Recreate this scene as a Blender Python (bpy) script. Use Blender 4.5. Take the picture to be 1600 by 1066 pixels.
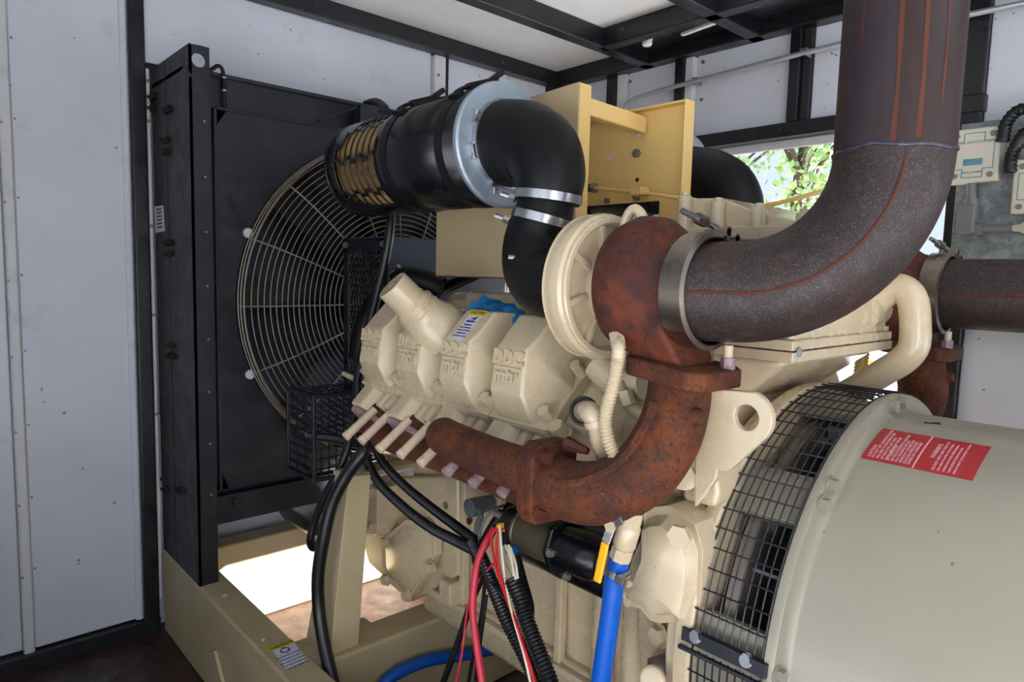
import bpy, bmesh, math, random
from mathutils import Vector as V, Matrix, Quaternion
random.seed(7)
S = bpy.context.scene
COL = S.collection
for o in list(bpy.data.objects):
    bpy.data.objects.remove(o)

# ------------------------------------------------------------------ camera
FPX = 1063.6
YAW, PITCH, ROLL = (math.radians(a) for a in (42.42, 5.654, 1.486))
CAM = V((0, 0, 1.5))
FW = V((-math.cos(YAW)*math.cos(PITCH), math.sin(YAW)*math.cos(PITCH), -math.sin(PITCH)))
_r = V((math.sin(YAW), math.cos(YAW), 0)); _u = _r.cross(FW)
RT = _r*math.cos(ROLL) + _u*math.sin(ROLL)
UP = _u*math.cos(ROLL) - _r*math.sin(ROLL)
cd = bpy.data.cameras.new('camera'); cam = bpy.data.objects.new('camera', cd); COL.objects.link(cam)
cd.sensor_width = 36; cd.lens = FPX*36/1600; cd.clip_start = .02; cd.clip_end = 200
m = Matrix((RT, UP, -FW)).transposed().to_4x4(); m.translation = CAM
cam.matrix_world = m
S.camera = cam

# ------------------------------------------------------------------ light
W = bpy.data.worlds.new('sky'); S.world = W; W.use_nodes = True
bg = W.node_tree.nodes['Background']
bg.inputs[0].default_value = (.74, .86, 1.0, 1); bg.inputs[1].default_value = .95
sd = bpy.data.lights.new('sun', 'SUN'); sd.energy = 36.0; sd.angle = math.radians(1.2); sd.color = (1, .98, .96)
sun = bpy.data.objects.new('sun', sd); COL.objects.link(sun)
sun.rotation_euler = V((1.12, 1.38, 1.12)).to_track_quat('Z', 'Y').to_euler()
vs = S.view_settings
vs.view_transform = 'Standard'; vs.look = 'None'; vs.gamma = 1; vs.use_curve_mapping = False
vs.exposure = 0.16

# ------------------------------------------------------------------ pixel -> point on a known plane
def _ray(px, py):
    return FW + RT*((px-800)/FPX) - UP*((py-533)/FPX)
def on(ax, val, px, py):
    i = 'XYZ'.index(ax); d = _ray(px, py); return CAM + d*((val-CAM[i])/d[i])
def oX(v, a, b): return on('X', v, a, b)
def oY(v, a, b): return on('Y', v, a, b)
def oZ(v, a, b): return on('Z', v, a, b)

# ------------------------------------------------------------------ mesh building
def perp(d):
    d = d.normalized(); a = V((0, 0, 1)) if abs(d.z) < .9 else V((1, 0, 0))
    x = a.cross(d).normalized(); return x, d.cross(x)
def cr(pts, n=8):
    """smooth path through the points"""
    P = [V(p) for p in pts]; out = []
    Q = [P[0]*2-P[1]] + P + [P[-1]*2-P[-2]]
    for i in range(1, len(Q)-2):
        a, b, c, d = Q[i-1], Q[i], Q[i+1], Q[i+2]
        for k in range(n):
            t = k/n
            out.append(.5*((2*b)+(c-a)*t+(2*a-5*b+4*c-d)*t*t+(3*b-a-3*c+d)*t**3))
    out.append(P[-1].copy()); return out
def resample(path, step):
    L = [0]
    for a, b in zip(path, path[1:]): L.append(L[-1]+(b-a).length)
    n = max(2, int(L[-1]/step)); out = []; j = 0
    for i in range(n+1):
        s = L[-1]*i/n
        while j < len(path)-2 and L[j+1] < s: j += 1
        t = (s-L[j])/max(1e-9, L[j+1]-L[j]); out.append(path[j].lerp(path[j+1], min(1, t)))
    return out
def arc(c, ax, ay, r, a0, a1, n=12):
    c, ax, ay = V(c), V(ax), V(ay)
    return [c+ax*(r*math.cos(math.radians(a0+(a1-a0)*i/n)))+ay*(r*math.sin(math.radians(a0+(a1-a0)*i/n))) for i in range(n+1)]

class MB:
    def __init__(s): s.v = []; s.f = []
    def add(s, vs, fs):
        o = len(s.v); s.v += [V(p) for p in vs]; s.f += [tuple(i+o for i in f) for f in fs]; return s
    def hexa(s, p):
        return s.add(p, [(3,2,1,0),(4,5,6,7),(0,1,5,4),(1,2,6,5),(2,3,7,6),(3,0,4,7)])
    def box(s, lo, hi):
        a = [min(lo[i], hi[i]) for i in range(3)]; b = [max(lo[i], hi[i]) for i in range(3)]
        return s.hexa([(a[0],a[1],a[2]),(b[0],a[1],a[2]),(b[0],b[1],a[2]),(a[0],b[1],a[2]),(a[0],a[1],b[2]),(b[0],a[1],b[2]),(b[0],b[1],b[2]),(a[0],b[1],b[2])])
    def obox(s, c, x, y, sx, sy, sz):
        c = V(c); x = V(x).normalized(); y = V(y); y = (y-x*y.dot(x)).normalized(); z = x.cross(y)
        P = []
        for k in (-1, 1):
            for i, j in ((-1,-1),(1,-1),(1,1),(-1,1)): P.append(c+x*i*sx/2+y*j*sy/2+z*k*sz/2)
        return s.hexa(P)
    def bar(s, p0, p1, w, h, up=(0,0,1)):
        p0, p1 = V(p0), V(p1); d = p1-p0
        return s.obox((p0+p1)/2, d, V(up).cross(d) if abs(V(up).normalized().dot(d.normalized())) < .99 else V((0,1,0)), d.length, w, h)
    def rings(s, R, caps=True, closed=False):
        n = len(R[0]); o = len(s.v)
        for r in R: s.v += [V(p) for p in r]
        m = len(R)
        for i in range(m if closed else m-1):
            a, b = o+i*n, o+((i+1) % m)*n
            for j in range(n):
                k = (j+1) % n; s.f.append((a+j, a+k, b+k, b+j))
        if caps and not closed:
            s.f.append(tuple(o+j for j in range(n-1, -1, -1))); s.f.append(tuple(o+(m-1)*n+j for j in range(n)))
        return s
    def tube(s, path, r, n=12, caps=True, closed=False, sq=None):
        P = [V(p) for p in path]; R = []; m = len(P); rr = r if isinstance(r, (list, tuple)) else [r]*m
        x = None
        for i in range(m):
            if closed: d = P[(i+1) % m]-P[i-1]
            else: d = P[min(i+1, m-1)]-P[max(i-1, 0)]
            d = d.normalized()
            if x is None: x, y = perp(d)
            else:
                x = (x-d*x.dot(d)).normalized(); y = d.cross(x)
            R.append([P[i]+(x*math.cos(2*math.pi*j/n)+y*math.sin(2*math.pi*j/n))*rr[i] for j in range(n)])
        return s.rings(R, caps, closed)
    def cyl(s, p0, p1, r0, r1=None, n=24, caps=True):
        return s.tube([p0, p1], [r0, r0 if r1 is None else r1], n, caps)
    def lathe(s, o, ax, prof, n=48, caps=True):
        o = V(o); ax = V(ax).normalized(); x, y = perp(ax)
        return s.rings([[o+ax*t+(x*math.cos(2*math.pi*j/n)+y*math.sin(2*math.pi*j/n))*r for j in range(n)] for t, r in prof], caps)
    def ring(s, o, ax, R, r, n=64, k=6):
        o = V(o); x, y = perp(V(ax))
        return s.tube([o+(x*math.cos(2*math.pi*i/n)+y*math.sin(2*math.pi*i/n))*R for i in range(n)], r, k, False, True)
    def band(s, o, ax, w, r0, r1, n=48):
        return s.rings(list(MB().lathe_r(o, ax, [(-w/2, r0), (-w/2, r1), (w/2, r1), (w/2, r0)], n)), False, True)
    def lathe_r(s, o, ax, prof, n):
        o = V(o); ax = V(ax).normalized(); x, y = perp(ax)
        return [[o+ax*t+(x*math.cos(2*math.pi*j/n)+y*math.sin(2*math.pi*j/n))*r for j in range(n)] for t, r in prof]
    def prism(s, poly, ax, a, b):
        i = 'XYZ'.index(ax); o = [k for k in range(3) if k != i]; A = []; B = []
        for p in poly:
            q = [0, 0, 0]; q[o[0]], q[o[1]] = p; q[i] = a; A.append(tuple(q)); q[i] = b; B.append(tuple(q))
        return s.rings([A, B])
    def plate(s, poly, off):
        """solid plate from a 3D outline pushed along off"""
        A = [V(p) for p in poly]; return s.rings([A, [p+V(off) for p in A]])
    def hexbolt(s, p, d, r=.012, h=.010, washer=True):
        p, d = V(p), V(d).normalized()
        if washer: s.cyl(p, p+d*.003, r*1.45, n=18); p = p+d*.003
        s.cyl(p, p+d*h, r*1.12, n=6); return s
    def build(s, name, mat, parent=None, bevel=0, seg=2, ang=35, smooth=True, solid=0):
        org = V((0, 0, 0))
        if parent is not None: org = ORG[parent.name]
        elif s.v:
            lo = [min(p[i] for p in s.v) for i in range(3)]; hi = [max(p[i] for p in s.v) for i in range(3)]
            org = V(((lo[0]+hi[0])/2, (lo[1]+hi[1])/2, lo[2]))
        me = bpy.data.meshes.new(name); me.from_pydata([p-org for p in s.v], [], s.f); me.validate()
        bm = bmesh.new(); bm.from_mesh(me); bmesh.ops.recalc_face_normals(bm, faces=bm.faces); bm.to_mesh(me); bm.free()
        if smooth:
            me.polygons.foreach_set('use_smooth', [True]*len(me.polygons))
            me.set_sharp_from_angle(angle=math.radians(ang))
        me.materials.append(M[mat] if isinstance(mat, str) else mat)
        o = bpy.data.objects.new(name, me); COL.objects.link(o)
        if parent is not None: o.parent = parent
        else: o.location = org
        ORG[o.name] = org
        if solid:
            md = o.modifiers.new('thick', 'SOLIDIFY'); md.thickness = solid; md.offset = 0
        if bevel:
            md = o.modifiers.new('bevel', 'BEVEL'); md.width = bevel; md.segments = seg; md.limit_method = 'ANGLE'; md.angle_limit = math.radians(32); md.harden_normals = True
        return o
ORG = {}
def tag(o, label=None, cat=None, group=None, kind=None):
    if label: o['label'] = label
    if cat: o['category'] = cat
    if group: o['group'] = group
    if kind: o['kind'] = kind
    return o
def thing(name, loc, label, cat, group=None):
    o = bpy.data.objects.new(name, None); COL.objects.link(o); o.location = V(loc); o.empty_display_size = .05
    ORG[o.name] = V(loc); return tag(o, label, cat, group)
def place(me, name, parent, loc, quat=None, scale=1):
    """one more object of a shared mesh, as a part"""
    o = bpy.data.objects.new(name, me); COL.objects.link(o); o.parent = parent
    o.location = V(loc)-ORG[parent.name]; o.rotation_mode = 'QUATERNION'
    if quat is not None: o.rotation_quaternion = quat
    o.scale = (scale,)*3 if not isinstance(scale, (tuple, list)) else scale
    ORG[o.name] = ORG[parent.name]; return o
def zq(d): return V(d).normalized().to_track_quat('Z', 'Y')
# ------------------------------------------------------------------ materials
M = {}
def lin(c):
    return tuple((x/255/12.92 if x/255 <= .04045 else ((x/255+.055)/1.055)**2.4) for x in c) + (1,)
def mat(name, col, rough=.5, metal=0, layers=(), bump=None, rvar=0, coat=0, spec=None, stretch=None):
    """layers: (colour, noise scale, threshold low, threshold high, strength[, detail])"""
    m = bpy.data.materials.new(name); m.use_nodes = True; M[name] = m
    nt = m.node_tree; N = nt.nodes; L = nt.links; b = N['Principled BSDF']
    tc = N.new('ShaderNodeTexCoord'); src = tc.outputs['Object']
    if stretch:
        mp = N.new('ShaderNodeMapping'); mp.inputs['Scale'].default_value = stretch; L.new(src, mp.inputs[0]); ssrc = mp.outputs[0]
    else: ssrc = src
    cur = None
    def noise(sc, det, s=src):
        n = N.new('ShaderNodeTexNoise'); n.inputs['Scale'].default_value = sc; n.inputs['Detail'].default_value = det; n.inputs['Roughness'].default_value = .6
        L.new(s, n.inputs['Vector']); return n.outputs[0]
    rgb = N.new('ShaderNodeRGB'); rgb.outputs[0].default_value = lin(col); cur = rgb.outputs[0]
    for i, ly in enumerate(layers):
        c, sc, lo, hi, st = ly[:5]; det = ly[5] if len(ly) > 5 else 4; s = ssrc if (len(ly) > 6 and ly[6]) else src
        r = N.new('ShaderNodeMapRange'); r.inputs['From Min'].default_value = lo; r.inputs['From Max'].default_value = hi; r.inputs['To Max'].default_value = st
        L.new(noise(sc, det, s), r.inputs['Value'])
        mx = N.new('ShaderNodeMix'); mx.data_type = 'RGBA'; L.new(r.outputs[0], mx.inputs['Factor']); L.new(cur, mx.inputs['A']); mx.inputs['B'].default_value = lin(c); cur = mx.outputs['Result']
    L.new(cur, b.inputs['Base Color'])
    b.inputs['Roughness'].default_value = rough; b.inputs['Metallic'].default_value = metal
    if coat: b.inputs['Coat Weight'].default_value = coat; b.inputs['Coat Roughness'].default_value = .15
    if spec is not None: b.inputs['Specular IOR Level'].default_value = spec
    if rvar:
        r = N.new('ShaderNodeMapRange'); r.inputs['From Min'].default_value = .3; r.inputs['From Max'].default_value = .7; r.inputs['To Min'].default_value = rough-rvar; r.inputs['To Max'].default_value = rough+rvar
        L.new(noise(14, 5), r.inputs['Value']); L.new(r.outputs[0], b.inputs['Roughness'])
    if bump:
        sc, st, di = bump; bp = N.new('ShaderNodeBump'); bp.inputs['Strength'].default_value = st; bp.inputs['Distance'].default_value = di
        L.new(noise(sc, 6), bp.inputs['Height']); L.new(bp.outputs[0], b.inputs['Normal'])
    return m
mat('cream', (204,186,154), .27, layers=[((190,172,140), 5, .45, .75, .18), ((120,104,80), 60, .765, .78, .5, 2)], rvar=.05, coat=.45)
mat('cream_gen', (142,136,120), .36, layers=[((128,121,106), 3, .45, .75, .4), ((60,52,42), 60, .775, .785, .7, 1)], rvar=.08, coat=.2)
mat('tan', (236,200,126), .45, layers=[((206,168,102), 6, .45, .75, .35)], rvar=.06)
mat('tan_box', (186,164,126), .5, layers=[((170,146,108), 5, .45, .75, .3)])
mat('skid', (184,168,132), .45, layers=[((150,136,104), 4, .5, .75, .5), ((230,220,196), 60, .765, .78, .6, 2), ((60,50,40), 60, .76, .78, .6, 2)], rvar=.08)
mat('black_paint', (20,23,32), .42, layers=[((58,58,64), 9, .5, .8, .5), ((84,80,78), 60, .66, .76, .25)], rvar=.1)
mat('black_dusty', (24,24,29), .55, layers=[((66,60,56), 40, .4, .8, .55, 8, 1)], stretch=(3, 3, .12), rvar=.1)
mat('black_beam', (22,23,28), .35, layers=[((70,68,68), 12, .55, .8, .4), ((96,92,90), 80, .68, .75, .4)], rvar=.1)
mat('dark', (10,10,12), .7)
mat('black_sheet_lit', (46,53,68), .4, layers=[((70,78,94), 9, .45, .75, .5)], rvar=.1)  # black guard sheet, colour lightened to suggest light from above right
mat('core', (16,16,19), .6, layers=[((32,32,36), 120, .4, .6, .6)])
mat('white_panel', (214,217,227), .38, layers=[((192,194,202), 2.2, .4, .75, .5), ((70,60,54), 42, .775, .785, .7, 1), ((170,166,160), 8, .62, .8, .4)], rvar=.06)
mat('white_trim', (214,214,216), .4, layers=[((150,146,142), 10, .55, .8, .5)])
mat('ceiling_panel', (246,246,244), .45, layers=[((214,212,208), 3, .45, .75, .4)])
mat('floor', (50,31,25), .42, layers=[((84,54,44), 4, .45, .7, .6), ((34,22,19), 9, .5, .75, .6), ((150,128,110), 70, .68, .74, .5)], bump=(30, .3, .004), rvar=.22)
mat('rust', (76,34,10), .82, layers=[((112,56,16), 8, .42, .66, .8), ((58,28,16), 24, .48, .62, .7, 6), ((36,25,32), 110, .54, .62, .75, 4), ((146,84,34), 170, .60, .70, .5, 3)], bump=(140, .5, .0012))
mat('rust_dark', (70,27,15), .76, layers=[((116,52,18), 9, .45, .68, .8), ((40,22,24), 30, .48, .62, .7, 6), ((130,84,60), 260, .60, .70, .4, 3)], bump=(160, .45, .001))
mat('rust_pipe', (40,29,29), .55, metal=.15, layers=[((68,40,29), 7, .5, .72, .7), ((34,28,34), 20, .5, .7, .5, 6), ((124,104,92), 420, .55, .65, .5, 4), ((76,66,70), 60, .52, .7, .45, 4)], bump=(220, .35, .0008), rvar=.1)
mat('rust_stack', (40,19,15), .55, metal=.1, layers=[((44,35,43), 7, .50, .60, .9, 4, 1), ((40,22,22), 30, .5, .68, .5, 6), ((120,100,98), 240, .68, .74, .25, 3)], bump=(200, .25, .0008), stretch=(2.0, 2.0, .1), rvar=.1)
mat('weld', (62,68,84), .4, metal=.4, layers=[((130,130,140), 60, .5, .7, .6), ((80,44,30), 25, .55, .7, .5)], bump=(90, .6, .002))
mat('rust_streak', (80,34,9), .7, layers=[((84,40,24), 30, .45, .7, .6)])
mat('pin', (208,186,158), .55, layers=[((172,142,150), 20, .45, .7, .4)])
mat('pin_purple', (140,118,120), .75, layers=[((180,160,160), 40, .5, .66, .7), ((120,84,78), 30, .55, .7, .6)], bump=(120, .3, .001))
mat('rubber', (9,9,12), .46, layers=[((34,30,27), 5, .5, .75, .4)], rvar=.08, spec=.28)
mat('rubber_shiny', (15,16,20), .33, layers=[((40,38,38), 12, .55, .8, .4)], rvar=.06)
mat('black_gloss', (12,13,18), .25, layers=[((48,48,52), 30, .6, .8, .35)], rvar=.06)
mat('conduit_black', (14,15,18), .4)
mat('conduit_zinc', (186,190,194), .35, metal=.5)
mat('steel', (190,190,194), .28, metal=1, layers=[((120,116,114), 30, .5, .7, .5)], rvar=.08)
mat('clamp_steel', (150,140,128), .32, metal=1, layers=[((104,92,84), 14, .45, .7, .6)], rvar=.08)
mat('zinc', (158,172,184), .42, metal=.55, layers=[((206,214,220), 6, .5, .75, .5), ((126,140,152), 20, .5, .7, .4)], rvar=.1)
mat('galv', (138,146,146), .5, metal=.45, layers=[((168,176,176), 16, .45, .6, .7, 2), ((112,120,122), 34, .5, .62, .6, 2)], rvar=.08)
mat('guard_wire', (128,118,104), .5, metal=.5, layers=[((96,76,60), 30, .5, .7, .6)])
mat('bolt_grey', (140,132,122), .45, metal=.6)
mat('fan_metal', (46,50,60), .32, metal=.75)
mat('alt_metal', (140,146,158), .4, metal=.5)
mat('olive', (78,74,58), .35, metal=.5, layers=[((104,96,70), 12, .45, .7, .5)])
mat('blue_hose', (0,84,184), .38, layers=[((20,104,204), 20, .5, .7, .4)])
mat('blue_cloth', (0,104,160), .75, layers=[((0,78,130), 14, .45, .7, .6)], bump=(60, .5, .004))
mat('red_cable', (196,42,62), .42, layers=[((214,84,96), 8, .5, .8, .4)])
mat('red_wire', (214,22,34), .4)
mat('white_wire', (220,212,190), .5)
mat('yellow', (240,180,10), .42)
mat('ink', (22,22,26), .6)
mat('label_white', (206,206,226), .5)
mat('label_yellow', (206,176,20), .5)
mat('label_red', (170,26,36), .35, layers=[((150,28,34), 12, .45, .7, .5)])
mat('label_print', (226,176,182), .5)
mat('cloth_grey', (104,110,118), .7)
mat('pleat', (200,168,112), .8, layers=[((150,110,62), 12, .45, .7, .5), ((220,200,156), 30, .55, .7, .5)])
mat('grey_label', (190,190,196), .5)
mat('beige_box', (214,208,190), .45)
mat('teal_print', (96,150,160), .5)
mat('conduit_grey', (122,122,124), .5)
mat('ground', (196,198,202), .9, layers=[((176,176,176), 2, .4, .7, .6)])
mat('bark', (70,56,44), .9, bump=(20, .6, .01))
mat('leaf', (112,144,78), .6, layers=[((168,190,118), 1.4, .4, .6, .8), ((44,84,34), 3, .5, .7, .6)])
mat('truck', (206,216,232), .4)
mat('lamp_glass', (244,244,240), .2)
ma = mat('amber', (255,170,40), .4); ma.node_tree.nodes['Principled BSDF'].inputs['Emission Color'].default_value = (1, .45, .05, 1); ma.node_tree.nodes['Principled BSDF'].inputs['Emission Strength'].default_value = 2
# ------------------------------------------------------------------ the container
XW, YF, ZC, YN, XR = -2.96, 3.01, 2.68, -.30, 1.9
def struct(o): o['kind'] = 'structure'; return o
fl = struct(MB().box((XW-.1, YN-.1, -.08), (XR+.1, YF+.1, 0)).build('floor', 'floor'))
ce = struct(MB().box((XW-.1, YN-.1, ZC), (XR+.1, YF+.1, ZC+.05)).build('ceiling', 'ceiling_panel'))
# roof joists and edge beams
j1 = oZ(2.62, 870, 42).x; j2 = oZ(2.62, 1130, 24).x
def beam(a, b, w, h, par=ce): return MB().bar(a, b, w, h).build('roof_beam', 'black_beam', par, .006)
for x in (j1, j2, j2+.72, j2+1.44): beam((x, YN, ZC-.045), (x, YF, ZC-.045), .07, .09)
beam((XW+.045, YN, ZC-.04), (XW+.045, YF, ZC-.04), .07, .08)
beam((XW, YF-.04, ZC-.045), (XR, YF-.04, ZC-.045), .08, .09)
beam((XW, YN+.04, ZC-.045), (XR, YN+.04, ZC-.045), .08, .09)
yb = oZ(2.62, 1010, 48).y
beam((j1, yb, ZC-.045), (XR, yb, ZC-.045), .07, .09)
MB().box((j1+.03, yb, ZC-.03), (XR, YF-.06, ZC-.005)).build('roof_plate', 'black_beam', ce)
MB().bar(oZ(2.60, 1066, 54), oZ(2.60, 1128, 31), .02, .012).build('roof_strip', 'white_trim', ce)
# end wall behind the radiator
wl = struct(MB().box((XW-.1, YN, 0), (XW-.03, YF, ZC)).build('wall_left', 'white_panel'))
def wp(y0, y1, z0, z1, x=XW, mt='white_panel', nm='wall_panel'):
    return MB().box((XW-.03, y0, z0), (x, y1, z1)).build(nm, mt, wl, .008)
wp(YN, .300, .06, ZC, XW-.012); wp(.300, .335, .02, ZC, XW+.012, 'white_trim', 'cover_strip'); wp(.335, .690, .06, ZC, XW)
MB().tube([(XW-.004, .688, .06), (XW-.004, .688, ZC)], .016, 10).build('rolled_edge', 'white_panel', wl)
wp(.700, .757, 0, ZC, XW+.03, 'black_beam', 'wall_post')
wp(.757, .776, .12, 2.25, XW+.012, 'white_trim', 'cover_strip')
wp(.757, 2.30, 2.12, 2.27, XW+.01, 'black_beam', 'wall_header')
wp(.757, 2.10, 2.27, ZC); wp(2.10, 2.17, 1.0, ZC-.08, XW+.03, 'white_trim', 'cover_strip'); wp(2.172, 2.20, 1.0, ZC-.02, XW+.015, 'black_beam', 'wall_post')
wp(2.20, 2.53, .05, ZC); wp(2.53, 2.59, 1.0, ZC-.08, XW+.03, 'white_trim', 'cover_strip'); wp(2.59, YF, .05, ZC); wp(.78, 2.2, .05, .9, XW-.01)
MB().box((XW-.03, YN, 0), (XW+.035, .757, .055)).build('base_angle', 'black_beam', wl)
wp(YF-.09, YF, 0, ZC, XW+.05, 'black_beam', 'wall_post')
riv = MB().cyl((0,0,0), (0,0,.003), .0045, n=8).build('rivet_master', 'bolt_grey'); RIV = riv.data; bpy.data.objects.remove(riv)
for k in range(9):
    z = .35+.27*k
    place(RIV, 'rivet', wl, (XW+.012, .305, z), zq((1,0,0))); place(RIV, 'rivet', wl, (XW, .345, z+.02), zq((1,0,0)))
for z in (.9, 1.3, 1.65, 2.05, 2.2): place(RIV, 'rivet', wl, (XW+.012, .767, z), zq((1,0,0)), 1.6)
for z in (2.35, 2.5): place(RIV, 'rivet', wl, (XW+.03, 2.12, z), zq((1,0,0)), 1.6); place(RIV, 'rivet', wl, (XW+.03, 2.55, z), zq((1,0,0)), 1.6)
# long far wall with the open side door
X0, X1 = -2.0, -.84
wb = struct(MB().box((XW, YF+.03, 2.2), (XR, YF+.09, ZC)).box((XW, YF+.03, 0), (X0, YF+.09, 2.2)).box((X1+.06, YF+.03, 0), (XR, YF+.09, 2.2)).build('wall_back', 'white_panel'))
def fp(x0, x1, z0, z1, y=YF, mt='white_panel', nm='wall_panel'):
    return MB().box((x0, y, z0), (x1, YF+.03, z1)).build(nm, mt, wb, .006)
fp(XW, -2.535, 0, ZC); fp(-2.535, -2.468, 0, ZC, YF-.04, 'black_beam', 'wall_post'); fp(-2.468, -2.41, 0, ZC-.09, YF-.03, 'white_trim', 'cover_strip')
fp(-2.41, -2.09, 0, ZC); fp(-2.09, -2.035, 0, ZC, YF-.04, 'black_beam', 'wall_post'); fp(-2.035, -1.985, 2.2, ZC-.09, YF-.03, 'white_trim', 'cover_strip')
fp(-1.985, -1.49, 2.2, ZC); fp(-1.49, -1.44, 2.2, ZC, YF-.045, 'black_beam', 'wall_post'); fp(-1.44, -1.40, 2.2, ZC, YF-.02, 'black_dusty', 'wall_post'); fp(-1.40, -.84, 2.2, ZC)
fp(-2.035, -.74, 2.135, 2.20, YF-.04, 'black_beam', 'door_header'); fp(-2.0, -.84, 2.095, 2.135, YF+.02, 'white_trim', 'door_stop')
fp(-.84, -.75, 0, ZC, YF-.03, 'black_beam', 'wall_post'); fp(-.75, .5, 0, ZC); fp(.5, .57, 0, ZC, YF-.03, 'black_beam', 'wall_post'); fp(.57, XR, 0, ZC)
for x, z in ((-2.40, 2.55), (-1.95, 2.56), (-1.95, 2.38)): place(RIV, 'rivet', wb, (x, YF, z), zq((0,-1,0)), 2)
# unseen near and generator end walls, openings shaped for daylight and left end shade
struct(MB().box((XW, YN-.06, 0), (-1.4, YN, ZC)).box((-1.4, YN-.06, 2.4), (XR, YN, ZC)).box((.05, YN-.06, 0), (XR, YN, 2.4)).box((-1.4, YN-.06, 0), (.05, YN, .2)).build('wall_front', 'white_panel'))
struct(MB().box((XR, YN, 0), (XR+.06, YF, .12)).box((XR, YN, 2.5), (XR+.06, YF, ZC)).box((XR, YN, .12), (XR+.06, YN+.1, 2.5)).box((XR, 2.9, .12), (XR+.06, YF, 2.5)).build('wall_right', 'white_panel'))

# conduit along the far wall
cp = [oY(YF-.075, *p) for p in ((968,190),(978,165),(992,154),(1015,146),(1100,123),(1200,97),(1320,67),(1440,38),(1600,5),(1700,-15))]
cb = thing('electrical_conduit', (cp[4].x, YF-.075, 2.0), 'thin bare metal conduit sloping along the far wall below the ceiling', 'conduit')
MB().tube(cr(cp[:4], 6)[:-1]+cp[3:], .011, 10).build('pipe', 'conduit_zinc', cb)
for x in (1085, 1255):
    p = oY(YF-.075, x, 123-(x-1100)*.265); MB().obox(p+V((0,.02,0)), (1,0,0), (0,1,0), .03, .05, .034).build('strap', 'steel', cb)
# ceiling lamp near the corner
lp = oZ(2.62, 1011, 68)
t = thing('ceiling_fitting', lp, 'small glass jar lamp under the black roof plate', 'lamp')
MB().lathe(lp+V((0,0,.04)), (0,0,-1), [(0,.034),(.012,.034),(.016,.028)], 24).build('base', 'bolt_grey', t)
MB().lathe(lp+V((0,0,.024)), (0,0,-1), [(0,.026),(.03,.024),(.036,.018),(.038,.001)], 24).build('globe', 'lamp_glass', t)

# galvanised panel with module boxes
gx0 = oY(2.93, 1484, 400).x; gz0, gz1 = oY(2.93, 1540, 513).z, oY(2.93, 1560, 187).z
t = thing('galvanised_backboard', ((gx0+.5)/2, 2.95, gz0), 'mottled galvanised steel backboard on the far wall', 'panel')
MB().box((gx0, 2.93, gz0), (.45, 2.98, gz1)).build('sheet', 'galv', t, .004)
MB().box((gx0+.02, 2.98, gz0+.02), (.43, YF, gz1-.02)).build('rear_frame', 'galv', t)
def modbox(pix, label):
    P = [oY(2.88, *p) for p in pix]
    lo = V((min(p.x for p in P), 2.87, min(p.z for p in P))); hi = V((max(p.x for p in P), 2.93, max(p.z for p in P)))
    t = thing('module_box', ((lo.x+hi.x)/2, 2.93, lo.z), label, 'module box')
    MB().box(lo, hi).build('case', 'beige_box', t, .008)
    w, h = hi.x-lo.x, hi.z-lo.z
    for i in (0, 1):
        for k in (0, 1):
            MB().lathe((lo.x+.025+i*(w-.05), 2.87, lo.z+.025+k*(h-.05)), (0,-1,0), [(0,.010),(.004,.009)], 12).build('screw', 'bolt_grey', t)
    a = .018; f = MB()
    pts = [(lo.x+a+.03, lo.z+a),(hi.x-a-.03, lo.z+a),(hi.x-a-.03, lo.z+a+.03),(hi.x-a, lo.z+a+.03),(hi.x-a, hi.z-a-.03),(hi.x-a-.03, hi.z-a-.03),(hi.x-a-.03, hi.z-a),(lo.x+a+.03, hi.z-a),(lo.x+a+.03, hi.z-a-.03),(lo.x+a, hi.z-a-.03),(lo.x+a, lo.z+a+.03),(lo.x+a+.03, lo.z+a+.03)]
    for p, q in zip(pts, pts[1:]+pts[:1]): f.bar((p[0], 2.8695, p[1]), (q[0], 2.8695, q[1]), .001, .003)
    f.build('printed_border', 'teal_print', t)
    return t, lo, hi
TX = {}
def text_mesh(s, size, ext=.0, align='CENTER'):
    k = (s, size, ext, align)
    if k in TX: return TX[k]
    c = bpy.data.curves.new('lettering', 'FONT'); c.body = s; c.size = size; c.extrude = ext; c.align_x = align; c.align_y = 'CENTER'; c.resolution_u = 2; c.offset = (.0022 if ext > .003 else 0)
    o = bpy.data.objects.new('lettering', c); COL.objects.link(o)
    me = bpy.data.meshes.new_from_object(o.evaluated_get(bpy.context.evaluated_depsgraph_get()))
    bpy.data.objects.remove(o); TX[k] = me; return me
def text(s, size, pos, x, y, mt, parent, ext=.0004, align='CENTER', name='lettering'):
    me = text_mesh(s, size, ext, align).copy(); x = V(x).normalized(); y = V(y); y = (y-x*y.dot(x)).normalized()
    mm = Matrix((x, y, x.cross(y))).transposed().to_4x4(); mm.translation = V(pos)-ORG[parent.name]
    me.transform(mm); me.materials.clear(); me.materials.append(M[mt])
    o = bpy.data.objects.new(name, me); COL.objects.link(o); o.parent = parent; ORG[o.name] = ORG[parent.name]; return o
t, lo, hi = modbox([(1486,205),(1566,197),(1500,287),(1560,278)], 'beige module box with teal border above a grey conduit elbow')
c = (lo+hi)/2; w = hi.x-lo.x
text('DIGITAL INPUT MODULE', w*.085, (c.x, 2.8692, c.z+.045), (1,0,0), (0,0,1), 'teal_print', t)
MB().box((c.x-.03, 2.869, c.z-.035), (c.x+.03, 2.8705, c.z-.012)).build('printed_logo', 'teal_print', t)
text('SERIAL NUMBER', w*.06, (c.x, 2.8692, c.z-.06), (1,0,0), (0,0,1), 'teal_print', t)
p = oY(2.9, 1518, 285)
e = thing('conduit_elbow', (p.x, 2.9, p.z-.25), 'grey plastic conduit body and short pipe below the beige box', 'conduit')
q = oY(2.9, 1518, 320); q2 = oY(2.9, 1512, 365)
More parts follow.
